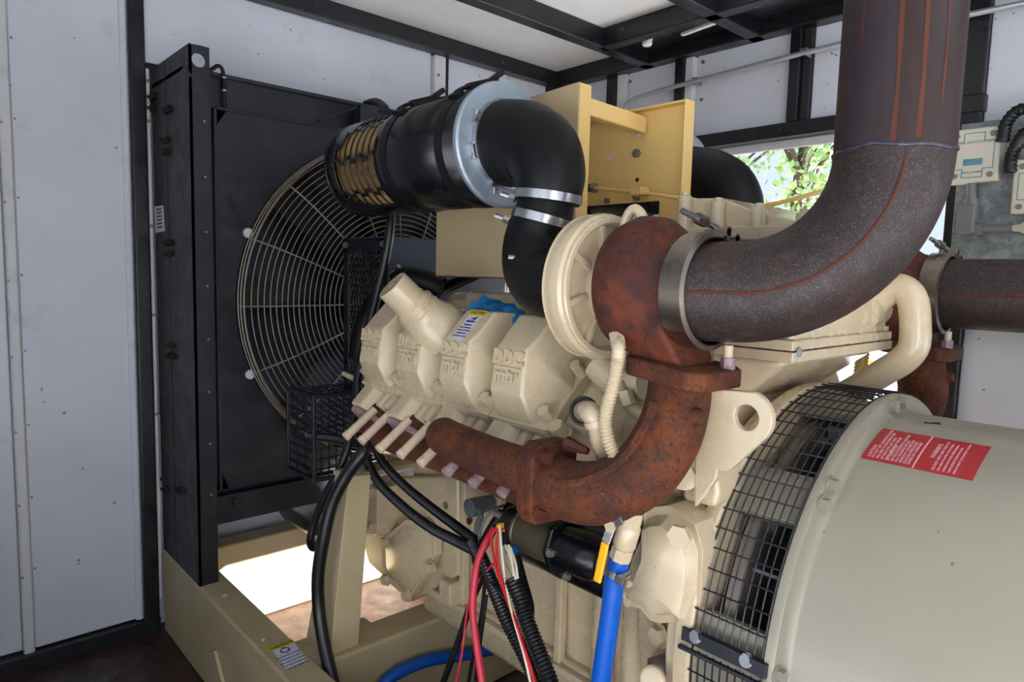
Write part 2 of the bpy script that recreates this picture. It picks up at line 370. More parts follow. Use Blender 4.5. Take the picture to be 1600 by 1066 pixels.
MB().cyl(p, q, .016, n=16).build('pipe', 'conduit_grey', e); MB().cyl(q+V((0,0,.02)), q-V((0,0,.01)), .022, n=16).build('collar', 'conduit_grey', e)
MB().box((q.x-.035, 2.87, q2.z), (q.x+.02, 2.93, q.z)).build('body', 'conduit_grey', e, .008)
r = oY(2.9, 1535, 358); MB().cyl((q.x+.02, 2.9, r.z), (r.x, 2.9, r.z), .022, n=16).cyl((r.x, 2.9, r.z), (r.x+.09, 2.9, r.z), .013, n=16).build('side_pipe', 'conduit_grey', e)
MB().lathe((r.x+.09, 2.9, r.z), (1,0,0), [(0,.012),(.02,.014),(.03,.022),(.2,.022)], 6).build('fitting', 'beige_box', e)
t, lo, hi = modbox([(1586,250),(1690,243),(1590,335),(1690,326)], 'second beige module box cut by the frame edge beside black loom')
text('MODULE', .02, ((lo.x+hi.x)/2, 2.8692, (lo.z+hi.z)/2+.02), (1,0,0), (0,0,1), 'teal_print', t)
def corrug(path, r, pitch=.008, amp=.12, n=14):
    P = resample(path, pitch/2); return MB().tube(P, [r*(1+amp*(1 if i % 2 else -1)*.5) for i in range(len(P))], n)
for i, pp in enumerate(([(1566,222),(1572,195),(1584,178),(1600,170),(1640,168)], [(1578,270),(1580,245),(1592,222),(1606,205),(1640,200)])):
    tag(corrug(cr([oY(2.86, *q) for q in pp], 8), .020, .014, .2).build('wire_loom', 'conduit_black', ang=60), ('black ribbed wire loom arching over top of beige module box', 'black ribbed wire loom drooping between two beige module boxes')[i], 'wire loom', 'wire looms on the backboard')

# outside, seen through the open door
tag(MB().box((-30, YF+.12, -.4), (30, 60, -.35)).build('ground_outside', 'ground'), 'pale gravel ground outside the open side door', 'ground', kind='structure')
tag(MB().box((-30, -40, -.4), (30, YN-.1, -.35)).build('ground_outside', 'ground'), 'pale gravel yard on the camera side of the container', 'ground', kind='structure')
tag(MB().box((XR+.12, YN-.1, -.4), (30, YF+.12, -.35)).build('ground_outside', 'ground'), 'pale gravel beyond the generator end opening', 'ground', kind='structure')
def tree(base, h, rx, label, n=5200, seed=1):
    R = random.Random(seed); b = V(base)
    t = thing('tree', b, label, 'tree', 'trees outside the door')
    tr = MB().tube(cr([b, b+V((.1,0,h*.3)), b+V((-.1,.1,h*.62)), b+V((.05,0,h*.9))], 6), [.2*(1-.8*i/18) for i in range(19)], 10)
    cl = []
    for i in range(22):
        a = R.uniform(0, 6.28); z = R.uniform(.3, 1); rr = rx*math.sin(math.pi*min(1, z*.9))*R.uniform(.3, .95)
        e = b+V((math.cos(a)*rr, math.sin(a)*rr, z*h)); cl.append((e, R.uniform(.4, .75)*rx*.5))
        s0 = b+V((0,0,h*z*.75)); tr.tube([s0, (s0+e)/2+V((0,0,.15)), e], [.05,.03,.012], 6)
    tr.build('trunk', 'bark', t)
    f = MB()
    for i in range(n):
        c, s = cl[i % len(cl)]
        d = V((R.gauss(0,1), R.gauss(0,1), R.gauss(0,.8))); p = c+d.normalized()*s*R.random()**.45
        x = V((R.uniform(-1,1), R.uniform(-1,1), R.uniform(-1,1))).normalized(); y = x.cross(V((R.uniform(-1,1), R.uniform(-1,1), R.uniform(-1,1)))).normalized(); k = R.uniform(.05, .10)
        f.add([p-x*k, p+y*k*.5, p+x*k, p-y*k*.5], [(0,1,2,3)])
    o = f.build('foliage', 'leaf', t); o['kind'] = 'stuff'
tree((-5.0, 10.6, -.35), 5.0, 2.3, 'leafy green tree outside, seen between black hose and stack', 3200, 3)
tree((-8.2, 13.5, -.35), 6.2, 2.8, 'bigger leafy tree standing farther beyond the open door', 3600, 5)
tk = thing('parked_trailer', (-2.8, 6.6, -.35), 'pale blue box trailer parked outside with small amber marker lamp', 'trailer')
MB().box((-4.0, 6.0, .0), (-1.6, 7.4, 1.25)).build('body', 'truck', tk, .03)
MB().box((-4.0, 5.99, .25), (-1.6, 6.0, .32)).build('trim_strip', 'white_trim', tk)
for x in (-3.4, -2.2): MB().lathe((x, 6.0, -.02), (0,1,0), [(0,.1),(0,.32),(.2,.33),(.2,.1)], 24).build('wheel', 'rubber', tk)
ap = oY(5.99, 1358, 571); MB().lathe(ap, (0,-1,0), [(0,.05),(.02,.045),(.03,.02)], 16).build('marker_lamp', 'amber', tk)
# ------------------------------------------------------------------ skid base frame
YC, ZCR = 1.585, .761            # crank line
ZT = .348
sk = thing('skid_base', (-1, YC, 0), 'cream steel skid base frame under engine and generator', 'skid')
def rail(y0, y1):
    MB().box((-2.92, y0, 0), (1.75, y1, ZT)).build('side_rail', 'skid', sk, .010, 3)
rail(.768, .876); rail(2.294, 2.402)
MB().box((-2.90, .876, .0), (-2.80, 2.294, .345)).box((-2.90, .876, 0), (-2.775, 2.294, .02)).build('cross_member', 'skid', sk, .008)
MB().box((-1.90, .876, .0), (-1.77, 2.294, .335)).build('cross_member', 'skid', sk, .012, 3)
MB().box((-.95, .876, .0), (-.80, 2.294, .335)).build('cross_member', 'skid', sk, .012, 3)
# small upright tab welded to the near rail
P = [oY(.755, *p) for p in ((322,1032),(327,1020),(334,1018),(346,1066),(352,1090),(330,1090))]
MB().plate(P, (0, .012, 0)).build('weld_tab', 'skid', sk, .002)
# caution sticker on the rail
lb = MB().plate([oZ(ZT, *p)+V((0,0,.0008)) for p in ((424,1015),(457,1003),(482,1034),(447,1047))], (0,0,.0006)).build('caution_sticker', 'label_white', sk)
MB().plate([oZ(ZT, *p)+V((0,0,.0016)) for p in ((416,1014),(456,1000),(460,1005),(420,1020))], (0,0,.0004)).build('sticker_band', 'label_yellow', lb)
ex = (oZ(ZT,456,1002)-oZ(ZT,418,1017)).normalized(); ey = V((-1,0,0))
text('CAUTION', .016, oZ(ZT, 440, 1009)+V((0,0,.0024)), ex, ey, 'ink', lb)
c = oZ(ZT, 445, 1017)+V((0,0,.0018))
ar = MB()
for k in range(3): ar.tube(arc(c, ex, ey, .013, 120*k, 120*k+85, 6), .0016, 5); ar.cyl(arc(c, ex, ey, .013, 120*k+85, 120*k+110, 1)[0], arc(c, ex, ey, .013, 120*k+85, 120*k+112, 1)[1], .004, .0005, 6)
ar.build('sticker_symbol', 'ink', lb)
for i, s in enumerate(('ROTATING PARTS CAN CAUSE', 'SEVERE PERSONAL INJURY', 'KEEP HANDS AND CLOTHING', 'AWAY FROM MOVING PARTS', 'WHEN UNIT IS OPERATING')):
    text(s, .0056, oZ(ZT, 451+i*3.4, 1024+i*4.2)+V((0,0,.0024)), ex, ey, 'ink', lb)
for (px, py, rr) in ((351,931,.010),(411,1000,.006)):
    MB().lathe(oZ(ZT,px,py), (0,0,1), [(0,rr),(.002,rr*.9)], 16).build('paint_chip', 'label_white', sk)

# ------------------------------------------------------------------ radiator package
XP = -2.478
ra = thing('radiator', (-2.7, YC, ZT), 'tall black radiator package with bolted side channels and fan shroud', 'radiator')
YL = .772
def side(yo, yi, sgn):
    o = MB().box((XP-.008, yo, ZT), (XP, yi, 2.237))            # flange facing the engine
    ch = o
    n = 20; hc = V((XP, (yo+yi)/2-.002*sgn, 2.188)); hr = .023
    # flange as a frame around the lifting hole
    m = MB(); A = []; B = []
    lo, hi = min(yo, yi), max(yo, yi)
    for k in range(n):
        a = 2*math.pi*k/n; cy, cz = math.cos(a), math.sin(a)
        s = min(((hi-hc.y) if cy > 0 else (hc.y-lo))/max(1e-6, abs(cy)), ((2.237-hc.z) if cz > 0 else .06)/max(1e-6, abs(cz)))
        A.append((hc.y+cy*hr, hc.z+cz*hr)); B.append((hc.y+cy*s, hc.z+cz*s))
    R = [[(XP, y, z) for y, z in A], [(XP, y, z) for y, z in B], [(XP-.008, y, z) for y, z in B], [(XP-.008, y, z) for y, z in A]]
    m.rings(R, False, True); m.box((XP-.008, lo, ZT), (XP, hi, hc.z-.06))
    m.build('flange', 'black_paint', ra)
    xs = oY(.772, 262, 300).x
    MB().box((xs+.005, yo, ZT), (XP, yo+.008*sgn, 2.237)).build('side_plate', 'black_dusty', ra)
    MB().box((-2.92, yo, ZT), (xs-.005, yo+.008*sgn, 2.237)).build('side_plate', 'black_dusty', ra)
    MB().box((xs-.03, yo+.012*sgn, ZT), (xs+.03, yo+.03*sgn, 2.2)).build('seam_backing', 'dark', ra)
    return xs
xs = side(YL, YL+.066, 1); side(2.398, 2.398-.066, -1)
for k in range(8):
    z = 1.99-.187*k; place(RIV, 'rivet', ra, (XP, YL+.045, z), zq((1,0,0)), .9)
# cable loops / clamp clusters on the side plate
for (px, py, c) in ((242,160,4),(264,163,2),(262,228,4),(265,388,4),(270,548,4),(262,757,3),(284,758,2)):
    b = oY(YL-.002, px, py); m = MB()
    for k in range(c):
        q = b+V((((k % 2)-.5)*.035, -.006, ((k//2)-.5)*.04)); m.obox(q, (1,0,.3), (0,1,0), .016, .014, .022).cyl(q, q-V((0,.016,0)), .006, n=8)
    m.build('cable_clip', 'dark', ra)
P = [oY(YL-.0015, *p) for p in ((241,323),(255,321),(257,361),(243,364))]
gl = MB().plate(P, (0,.001,0)).build('data_plate', 'grey_label', ra)
for k in range(6):
    a = P[0].lerp(P[3], .12+.14*k); b = P[1].lerp(P[2], .12+.14*k); MB().bar(a.lerp(b, .25)-V((0,.0006,0)), a.lerp(b, .8)-V((0,.0006,0)), .0006, .006).build('printed_line', 'ink', gl)
# shroud sheet with the fan opening
FC = V((-2.50, YC, 1.366)); FR = .653
XS = -2.52
n = 96; A = []; B = []; y0, y1, z0, z1 = YL+.10, 2.30, .678, 2.045
for k in range(n):
    a = 2*math.pi*k/n; cy, cz = math.cos(a), math.sin(a)
    s = min(((y1-FC.y) if cy > 0 else (FC.y-y0))/max(1e-6, abs(cy)), ((z1-FC.z) if cz > 0 else (FC.z-z0))/max(1e-6, abs(cz)))
    A.append((FC.y+cy*.655, FC.z+cz*.655)); B.append((FC.y+cy*max(s, .66), FC.z+cz*max(s, .66)))
m = MB(); m.rings([[(XS, y, z) for y, z in A], [(XS, y, z) for y, z in B], [(XS-.01, y, z) for y, z in B], [(XS-.01, y, z) for y, z in A]], False, True)
sh = m.build('fan_shroud', 'black_paint', ra)
MB().lathe((XS, YC, 1.366), (-1,0,0), [(0,.655),(.13,.655),(.13,.64),(0,.64)], 64, False).build('shroud_ring', 'black_paint', ra)
MB().box((XS-.2, y0, 2.045), (XS+.004, y1, 2.055)).box((XS-.2, y0, z0-.005), (XS+.004, y1, z0)).box((XS-.2, y0-.01, z0), (XS+.002, y0, 2.05)).box((XS-.2, y1, z0), (XS+.002, y1+.01, 2.05)).build('shroud_edge', 'black_paint', ra, .002)
MB().box((XS-.03, YL+.06, .7), (XS-.02, YL+.11, 2.05)).build('filler_strip', 'black_paint', ra)
MB().box((-2.80, YL+.008, .6), (-2.72, 2.39, 2.05)).build('core', 'core', ra)
MB().box((-2.90, YL+.008, 2.045), (-2.56, 2.39, 2.172)).build('top_tank', 'black_paint', ra, .004)
MB().box((-2.92, YL, 2.165), (-2.545, 2.40, 2.178)).build('top_flange', 'black_paint', ra)
MB().box((-2.90, YL+.008, .56), (-2.54, 2.39, .672)).build('bottom_tank', 'black_paint', ra, .004)
MB().box((-2.56, YL+.066, .555), (-2.50, 2.33, .565)).box((-2.51, YL+.066, .565), (-2.50, 2.33, .66)).build('bottom_flange', 'black_paint', ra)
# overflow tube with little clips
pp = [oX(-2.54, *p) for p in ((326,112),(333,107),(341,103),(347,108),(349,120),(350,150),(351,167))]
MB().tube(cr(pp, 5), .007, 8).build('overflow_tube', 'rubber', ra)
for y in (122, 142): MB().band(oX(-2.54, 350, y), (0,0,1), .006, .007, .011, 12).build('tube_clip', 'steel', ra)
MB().cyl(oX(-2.54,350,122), oX(-2.54,350,142), .010, n=12).build('tube_sleeve', 'rubber', ra)
p = oX(-2.50, 368, 778); MB().cyl(p, p-V((0,0,.03)), .012, n=8).build('drain_bolt', 'dark', ra)
# bracing gusset on top of the shroud
P = [oX(-2.53, *p) for p in ((500,188),(554,168),(580,172),(580,212),(555,205),(552,176))]
MB().plate([oX(-2.53,553,167), oX(-2.53,580,172), oX(-2.53,580,206), oX(-2.53,553,201)], (.05,0,0)).build('gusset', 'black_paint', ra)
MB().bar(oX(-2.50,498,188), oX(-2.50,556,168), .03, .006).build('gusset', 'black_paint', ra)

# ------------------------------------------------------------------ fan and its wire guard
fg = thing('fan_guard', (XS, YC, .7), 'round wire fan guard of concentric rings bolted to radiator shroud', 'fan guard')
def cone(r): return XS+.012+.075*(1-(r/FR)**6) if r < FR else XS+.012
GRm = {}
for k in range(27):
    r = .10+.0205*k
    MB().ring((cone(r), YC, 1.366), (1,0,0), r, .0022, 96, 5).build('ring', 'guard_wire', fg)
for dx in (.002, .022, .045): MB().ring((XS+.012+dx, YC, 1.366), (1,0,0), FR-.12*dx, .003, 96, 5).build('rim_ring', 'guard_wire', fg)
for k in range(16):
    a = math.radians(22.5*k+1); d = V((0, math.cos(a), math.sin(a)))
    MB().tube([V((cone(r), YC, 1.366))+d*r for r in [.09+.0188*i for i in range(31)]], .0032, 6).build('spoke', 'guard_wire', fg)
for k in range(4):
    for (px, py) in ((387,364),(390,585)):
        p = oX(XS, px, py)
        if k == 0: q = p
        elif k == 1: q = V((XS, 2*YC-p.y, p.z))
        else: continue
        MB().lathe(q, (1,0,0), [(0,.006),(0,.018),(.008,.018),(.012,.014),(.012,.006)], 24).build('mounting_eye', 'grey_label', fg)
fa = thing('cooling_fan', (-2.6, YC, .76), 'belt driven cooling fan with pale metal blades behind the wire guard', 'fan')
MB().lathe((-2.66, YC, 1.366), (1,0,0), [(0,.14),(.08,.14),(.10,.10),(.16,.09)], 32).build('hub', 'black_paint', fa)
for k in range(8):
    a = math.radians(45*k+20); d = V((0, math.cos(a), math.sin(a))); tn = V((0, -math.sin(a), math.cos(a)))
    m = MB(); R = []
    for i in range(6):
        r = .13+.10*i; w = .085+.02*i; pt = math.radians(42-4*i); c = V((-2.62, YC, 1.366))+d*r
        u = tn*math.cos(pt)+V((1,0,0))*math.sin(pt); nn = u.cross(d)
        R.append([c-u*w, c-u*w*.3+nn*.012, c+u*w*.4+nn*.008, c+u*w, c+u*w*.4+nn*.004, c-u*w*.3+nn*.008])
    m.rings(R).build('blade', 'fan_metal', fa)

# ------------------------------------------------------------------ drive guards
t = thing('fan_drive_guard', (-2.25, 1.45, .95), 'black sheet and expanded mesh guard over the fan drive', 'guard')
xa, xb, ya, yb2 = -2.40, -2.09, 1.30, 1.86
zt = oY(ya, 605, 370).z; zb = 1.02
m = MB().box((xa, ya, zb), (xa+.035, ya+.006, zt)).box((xb-.045, ya, zb), (xb, ya+.006, zt)).box((xa, ya, zt-.05), (xb, ya+.006, zt)).box((xa, ya, zb), (xb, ya+.006, zb+.03))
m.build('side_frame', 'black_paint', t, .002)
w = MB(); nx, nz = 9, 20
for i in range(nx):
    for k in range(nz):
        cx = xa+.05+(xb-xa-.11)*(i+.5*(k % 2))/nx; cz = zb+.04+(zt-zb-.1)*(k+.5)/nz; hx, hz = (xb-xa-.11)/nx*.5, (zt-zb-.1)/nz*1.0
        for sx in (-1, 1): w.bar((cx+sx*hx, ya+.002, cz), (cx, ya+.004, cz+hz), .003, .004, (0,1,0)); w.bar((cx+sx*hx, ya+.002, cz), (cx, ya+.004, cz-hz), .003, .004, (0,1,0))
o = w.build('expanded_mesh', 'black_paint', t)
MB().box((xb-.004, ya, 1.30), (xb, yb2, zt)).build('front_sheet', 'black_sheet_lit', t, .002)
MB().add([(xa, ya, zt), (xb, ya, zt), (xb, yb2, zt), (xa, yb2, zt)], [(0,1,2,3)]).build('top_sheet', 'black_sheet_lit', t, solid=.004)
for (x, z) in ((xa+.02, zt-.025), (xb-.02, zt-.025), (xb-.02, zt-.10)): MB().hexbolt((x, ya, z), (0,-1,0), .009, .008).build('bolt', 'bolt_grey', t)

t = thing('belt_guard', (-2.1, 1.15, .78), 'black perforated belt guard box beside the front of the engine', 'guard')
x0, x1, yy0, z0, z1 = oX(-2.13, 492, 700).x, 0, 0, 0, 0
xa, xb = -2.30, -2.10; ya = oX(xb, 491, 700).y; yb2 = 1.33; za, zb = .785, 1.072
# holed side (faces the camera side)
m = MB()
for i in range(4): m.box((xa+(xb-xa)*i/3-.005, ya, za), (xa+(xb-xa)*i/3+.005, ya+.005, zb))
for k in range(10): m.box((xa, ya, za+(zb-za)*k/9-.005), (xb, ya+.005, za+(zb-za)*k/9+.005))
m.box((xb-.045, ya-.001, .90), (xb-.015, ya+.006, .97))
m.build('perforated_side', 'black_paint', t)
m = MB(); ny = 11
for i in range(ny+1): m.box((xb-.003, ya+(yb2-ya)*i/ny-.003, za), (xb, ya+(yb2-ya)*i/ny+.003, za+.05) if False else (xb, ya+(yb2-ya)*i/ny+.003, zb))
for k in range(9): m.box((xb-.003, ya, za+(zb-za)*k/8-.003), (xb, yb2, za+(zb-za)*k/8+.003))
for i in range(ny+1): m.box((xa, ya+(yb2-ya)*i/ny-.003, zb-.003), (xb, ya+(yb2-ya)*i/ny+.003, zb))
for k in range(5): m.box((xa+(xb-xa)*k/4-.003, ya, zb-.003), (xa+(xb-xa)*k/4+.003, yb2, zb))
m.build('mesh_faces', 'black_paint', t)
m = MB()
for (a, b) in (((xb,ya,za),(xb,ya,zb)),((xa,ya,za),(xa,ya,zb)),((xa,ya,zb),(xb,ya,zb)),((xa,ya,za),(xb,ya,za)),((xb,ya,zb),(xb,yb2,zb)),((xb,ya,za),(xb,yb2,za)),((xb,yb2,za),(xb,yb2,zb))): m.bar(a, b, .014, .014)
m.build('corner_frame', 'black_paint', t, .003)
MB().tube(cr([(xb-.03, ya-.01, .935), (xb+.02, ya+.06, .925), (xb+.06, 1.16, .905), (xb+.08, 1.22, .91)], 5), .016, 8).build('bracket_arm', 'black_paint', t)
MB().hexbolt((xb-.03, ya-.002, .94), (0,-1,0), .008).build('bolt', 'bolt_grey', t)
# alternator / pulley behind the guard
t = thing('charging_alternator', (-2.02, 1.23, .82), 'cream alternator body half hidden behind the perforated belt guard', 'alternator')
c = V((-2.0, 1.26, .965))
MB().lathe(c, (-1,0,0), [(-.13,.05),(-.12,.095),(-.02,.105),(0,.105)], 32).build('body', 'cream', t)
MB().lathe(c-V((.0,0,0)), (-1,0,0), [(0,.11),(.02,.112),(.03,.10),(.05,.04)], 32).build('end_shield', 'alt_metal', t)
for k in range(12):
    a = math.radians(30*k); d = V((0, math.cos(a), math.sin(a))); MB().obox(c+V((.06,0,0))+d*.104, (1,0,0), d, .07, .012, .008).build('fin', 'cream', t)
# ------------------------------------------------------------------ engine
en = thing('diesel_engine', (-1.4, YC, .2), 'cream painted vee eight diesel engine with embossed rocker covers', 'engine')
S7 = math.sqrt(.5)
def BK(s):
    return lambda x, w, h: V((x, YC+s*S7*(h+w), ZCR+S7*(h-w)))
NB, FB = BK(-1), BK(1)
DN = {-1: V((0,-S7,S7)), 1: V((0,S7,S7))}        # bank normal
DT = {-1: V((0,-S7,-S7)), 1: V((0,S7,-S7))}      # outward along the head
CX = [-1.748, -1.547, -1.346, -1.142]
def slab(B, x0, x1, w0, w1, h0, h1):
    return [B(x0,w0,h0),B(x1,w0,h0),B(x1,w1,h0),B(x0,w1,h0),B(x0,w0,h1),B(x1,w0,h1),B(x1,w1,h1),B(x0,w1,h1)]
# crankcase and block
prof = [(1.33,.42),(1.31,.80),(1.30,.95),(1.20,1.06),(1.15,1.12),(1.28,1.26),(1.40,1.20),(1.585,1.10)]
prof += [(2*YC-y, z) for y, z in reversed(prof[:-1])]
MB().prism(prof, 'X', -1.93, -.86).build('block', 'cream', en, .012, 2)
# vertical ribs, pads and plugs on the near side of the block
for x in (-1.62, -1.40, -1.20): MB().box((x-.012, 1.288, .45), (x+.012, 1.315, .98)).build('rib', 'cream', en, .005)
MB().box((-1.60, 1.285, .80), (-1.44, 1.31, 1.0)).build('machined_pad', 'cream', en, .004)
for (px, py) in ((690,767),(700,800),(735,812),(733,815)):
    q = oY(1.283, px, py); MB().lathe(q, (0,-1,0), [(0,.011),(.002,.011),(.002,.006),(0.0005,.005)], 16).build('plug_hole', 'rust_streak', en)
q = oY(1.28, 697, 790); MB().lathe(q, (0,-1,0), [(0,.012),(.003,.012)], 16).build('plug', 'bolt_grey', en)
# oil pan
MB().prism([(1.36,.20),(1.31,.24),(1.30,.46),(1.87,.46),(1.86,.24),(1.81,.20)], 'X', -1.30, -.86).build('oil_pan', 'cream', en, .015, 3)
MB().prism([(1.36,.30),(1.31,.34),(1.30,.46),(1.87,.46),(1.86,.34),(1.81,.30)], 'X', -1.86, -1.30).build('oil_pan', 'cream', en, .015, 3)
MB().box((-1.86, 1.28, .425), (-.86, 1.30, .45)).build('pan_flange', 'cream', en, .004)
for x in (-1.05, -.955): MB().tube([(x, 1.302, .25), (x, 1.302, .80)], .03, 12).build('pan_fold', 'cream', en)
# front gear case with its bolted round cover
GC = oY(1.245, 645, 862)
m = MB(); prof2 = [oY(1.28, *p) for p in ((588,745),(715,745),(716,900),(640,942),(575,880),(565,845),(584,800))]
MB().plate(prof2, (0,.35,0)).build('gear_case', 'cream', en, .010, 2)
P = [oY(1.245, *p) for p in ((634,812),(662,815),(679,838),(680,868),(668,893),(640,936),(632,933),(604,908),(595,890),(594,848),(604,836))]
C = sum(P, V((0,0,0)))/len(P)
m = MB(); m.rings([[p+V((0,.03,0)) for p in P], P, [p.lerp(C, .10) for p in P], [p.lerp(C, .13)+V((0,.006,0)) for p in P], [p.lerp(C,.3)+V((0,-.006,0)) for p in P], [p.lerp(C,.75)+V((0,-.012,0)) for p in P]]).build('gear_cover', 'cream', en, .003)
for (px, py) in ((603,847),(604,905),(675,887),(637,930)):
    MB().hexbolt(oY(1.243, px, py), (0,-1,0), .016, .014).build('cover_bolt', 'cream', en)
text('X', .022, C+V((0,-.0125,0)), (1,0,0), (0,0,1), 'cream', en, .001, name='cast_mark')
MB().ring(C+V((0,-.0125,0)), (0,1,0), .02, .0015, 24, 5).build('cast_ring', 'cream', en)
MB().box(oY(1.25,636,905)-V((.006,0,0)), oY(1.27,642,930)+V((.006,0,0))).build('cast_rib', 'cream', en, .003)
# mounting foot boss at the front lower corner + clamp bracket
b = oY(1.22, 590, 790); MB().box((b.x-.04, 1.20, b.z-.10), (b.x+.03, 1.30, b.z+.07)).build('mount_boss', 'cream', en, .008)
for dz in (.05, -.075): MB().hexbolt((b.x-.005, 1.20, b.z+dz), (0,-1,0), .016, .014).build('mount_bolt', 'cream', en)
b2 = oY(1.24, 690, 920); MB().box((b2.x-.03, 1.25, b2.z-.06), (b2.x+.03, 1.32, b2.z+.02)).build('pan_lug', 'cream', en, .008)
MB().cyl(oY(1.16,537,584), oY(1.16,562,596), .009, n=14).build('dipstick_tube', 'cream', en, .002)
# flywheel housing
FHX = -.86
pts = []
for k in range(40):
    a = 2*math.pi*k/40; pts.append((YC+.455*math.cos(a), ZCR+.455*math.sin(a)))
MB().lathe((FHX, YC, ZCR), (1,0,0), [(-.02,.36),(0,.40),(.10,.43),(.125,.478),(.165,.478)], 72).build('flywheel_housing', 'cream', en, .004)
# bulging starter pocket of the housing facing the camera
P = [oY(1.10, *p) for p in ((1022,792),(1006,800),(1003,838),(988,872),(975,915),(972,935),(984,948),(1000,952),(1015,970),(1030,975),(1060,972),(1085,985),(1095,930),(1098,860),(1085,820),(1045,790))]
C = sum(P, V((0,0,0)))/len(P)
m = MB(); m.rings([[p+V((0,.25,0)) for p in P], [p+V((0,.012,0)) for p in P], P, [p.lerp(C,.14)+V((0,.006,0)) for p in P], [p.lerp(C,.26)+V((0,-.02,0)) for p in P], [p.lerp(C,.6)+V((0,-.035,0)) for p in P]])
m.build('starter_pocket', 'cream', en, .004, 2, ang=50)
MB().hexbolt(oY(1.066, 1064, 836), (.25,-1,0), .020, .016, False).build('housing_bolt', 'cream', en)
MB().hexbolt(oY(1.09, 983, 940), (0,-1,0), .009, .007, False).build('housing_bolt', 'cream', en)
P = [oY(1.16, *p) for p in ((1024,975),(1072,985),(1072,1066),(1066,1120),(1020,1120),(1013,1020),(1020,1008))]
MB().plate(P, (0,.2,0)).build('housing_foot', 'cream', en, .014, 3)
MB().hexbolt(oY(1.15, 1033, 993), (-.3,-1,0), .018, .016).build('housing_bolt', 'cream', en)
a = oY(1.12, 1018, 1046); MB().cyl(a, a+V((.03,.05,.01)), .022, n=20).build('drain_fitting', 'bolt_grey', en)
a = oY(1.08, 1022, 1062); MB().lathe(a, (.1,-1,.3), [(0,.028),(.012,.028),(.016,.022)], 24).build('housing_plug', 'cream', en, .003)
# upper rear of the block: bell top, side wall up to heads
MB().prism([(1.22,1.0),(1.14,1.10),(1.16,1.20),(1.30,1.30),(1.87,1.30),(2.0,1.15),(1.95,1.0)], 'X', -.93, -.76).build('rear_case', 'cream', en, .012, 2)
MB().hexbolt(oY(1.12, 1068, 738), (.3,-1,.1), .024, .018).build('housing_bolt', 'cream', en)
P = [oY(1.10, *p) for p in ((1060,720),(1092,715),(1100,780),(1095,805),(1040,790),(1045,740))]
MB().plate([p+V((0,.05,0)) for p in P], (0,.15,0)).build('housing_shoulder', 'cream', en, .012)
# intake valley and air box on top between the banks
MB().prism([(1.36,1.10),(1.33,1.20),(1.40,1.30),(1.77,1.30),(1.84,1.20),(1.81,1.10)], 'X', -1.92, -1.0).build('valley_cover', 'cream', en, .01)
for x in (-1.80, -1.60, -1.40):
    MB().tube(cr([(x, 1.50, 1.33), (x, 1.42, 1.37), (x, 1.33, 1.33), (x, 1.28, 1.26)], 5), .045, 14).build('intake_runner', 'cream', en)
MB().tube([(-1.95, 1.52, 1.36), (-1.0, 1.52, 1.36)], .07, 20).build('intake_log', 'cream', en)
MB().box((-1.72, 1.36, 1.36), (-1.44, 1.46, 1.44)).build('intake_pad', 'cream', en, .01)

# one cylinder head with its cover
def cover_mesh():
    # (x, w) outlines at three levels, local frame: X along engine, Y = -w, Z = h
    R = []
    for h, w0, r0, l0, (r1, w1), r2, w3 in ((.640,.086,.056,-.064,(.099,-.030),.080,-.185), (.668,.084,.056,-.064,(.099,-.030),.080,-.185),
                                            (.722,.062,.050,-.062,(.071,-.026),.066,-.180), (.784,-.020,.044,-.058,(.050,-.032),.058,-.125)):
        R.append((h, [(l0,w0),(r0,w0),(r1,w1),(r2,-.062),(r2,w3),(-r2,w3),(-r2,-.062),(-r1-.004,w1)]))
    return R
def head(s, x, main):
    B = BK(s)
    m = MB(); m.rings([[B(x+a, b, h) for a, b in poly] for h, poly in cover_mesh()])
    cv = m.build('rocker_cover', 'cream', en, .008, 3, ang=30)
    hd = MB().hexa(slab(B, x-.096, x+.096, -.19, .095, .50, .642)).build('cylinder_head', 'cream', en, .006)
    if not main: return cv
    m = MB().hexa(slab(B, x-.10, x+.10, -.19, .092, .636, .648)); m.build('cover_gasket_rail', 'cream', hd, .003)
    # exhaust port block
    m = MB(); m.rings([[B(x+a, b, h) for a, h in ((-.02,.50),(.055,.50),(-.015,.628),(-.03,.640),(-.085,.640),(-.092,.625))] for b in (.05, .165)]); m.build('port_block', 'cream', hd, .007)
    for dx in (.0, .04): m = MB(); m.rings([[B(x+a+dx, b, h) for a, h in ((.06,.49),(.085,.49),(.025,.622),(.004,.622))] for b in (.05, .14)]); m.build('port_rib', 'cream', hd, .006)
    for dx in (-.086, .086):
        p = B(x+dx, .060, .646); MB().hexbolt(p, DN[s], .0145, .030).build('head_bolt', 'cream', hd)
    p = B(x+.092, -.075, .646); MB().hexbolt(p, DN[s], .012, .034).build('head_bolt', 'cream', hd)
    # embossed maker's letters
    u = (B(0,-.020,.784)-B(0,.062,.722)).normalized(); o1 = B(x-.006, .010, .7615); nn = V((1,0,0)).cross(u)
    e = text('DDC', .046, o1+u*.014+nn*.002, (1,0,0), u, 'cream', cv, .0035, name='embossed_letters')
    e2 = text('mtu', .050, o1-u*.028+nn*.002, (1,0,0), u, 'cream', cv, .0035, name='embossed_letters')
    MB().bar(o1+V((-.046,0,0))-u*.0085, o1+V((.046,0,0))-u*.0085, .006, .006).build('embossed_line', 'cream', cv)
    return cv
COV = [head(-1, x, True) for x in CX]
for x in CX: head(1, x, False)
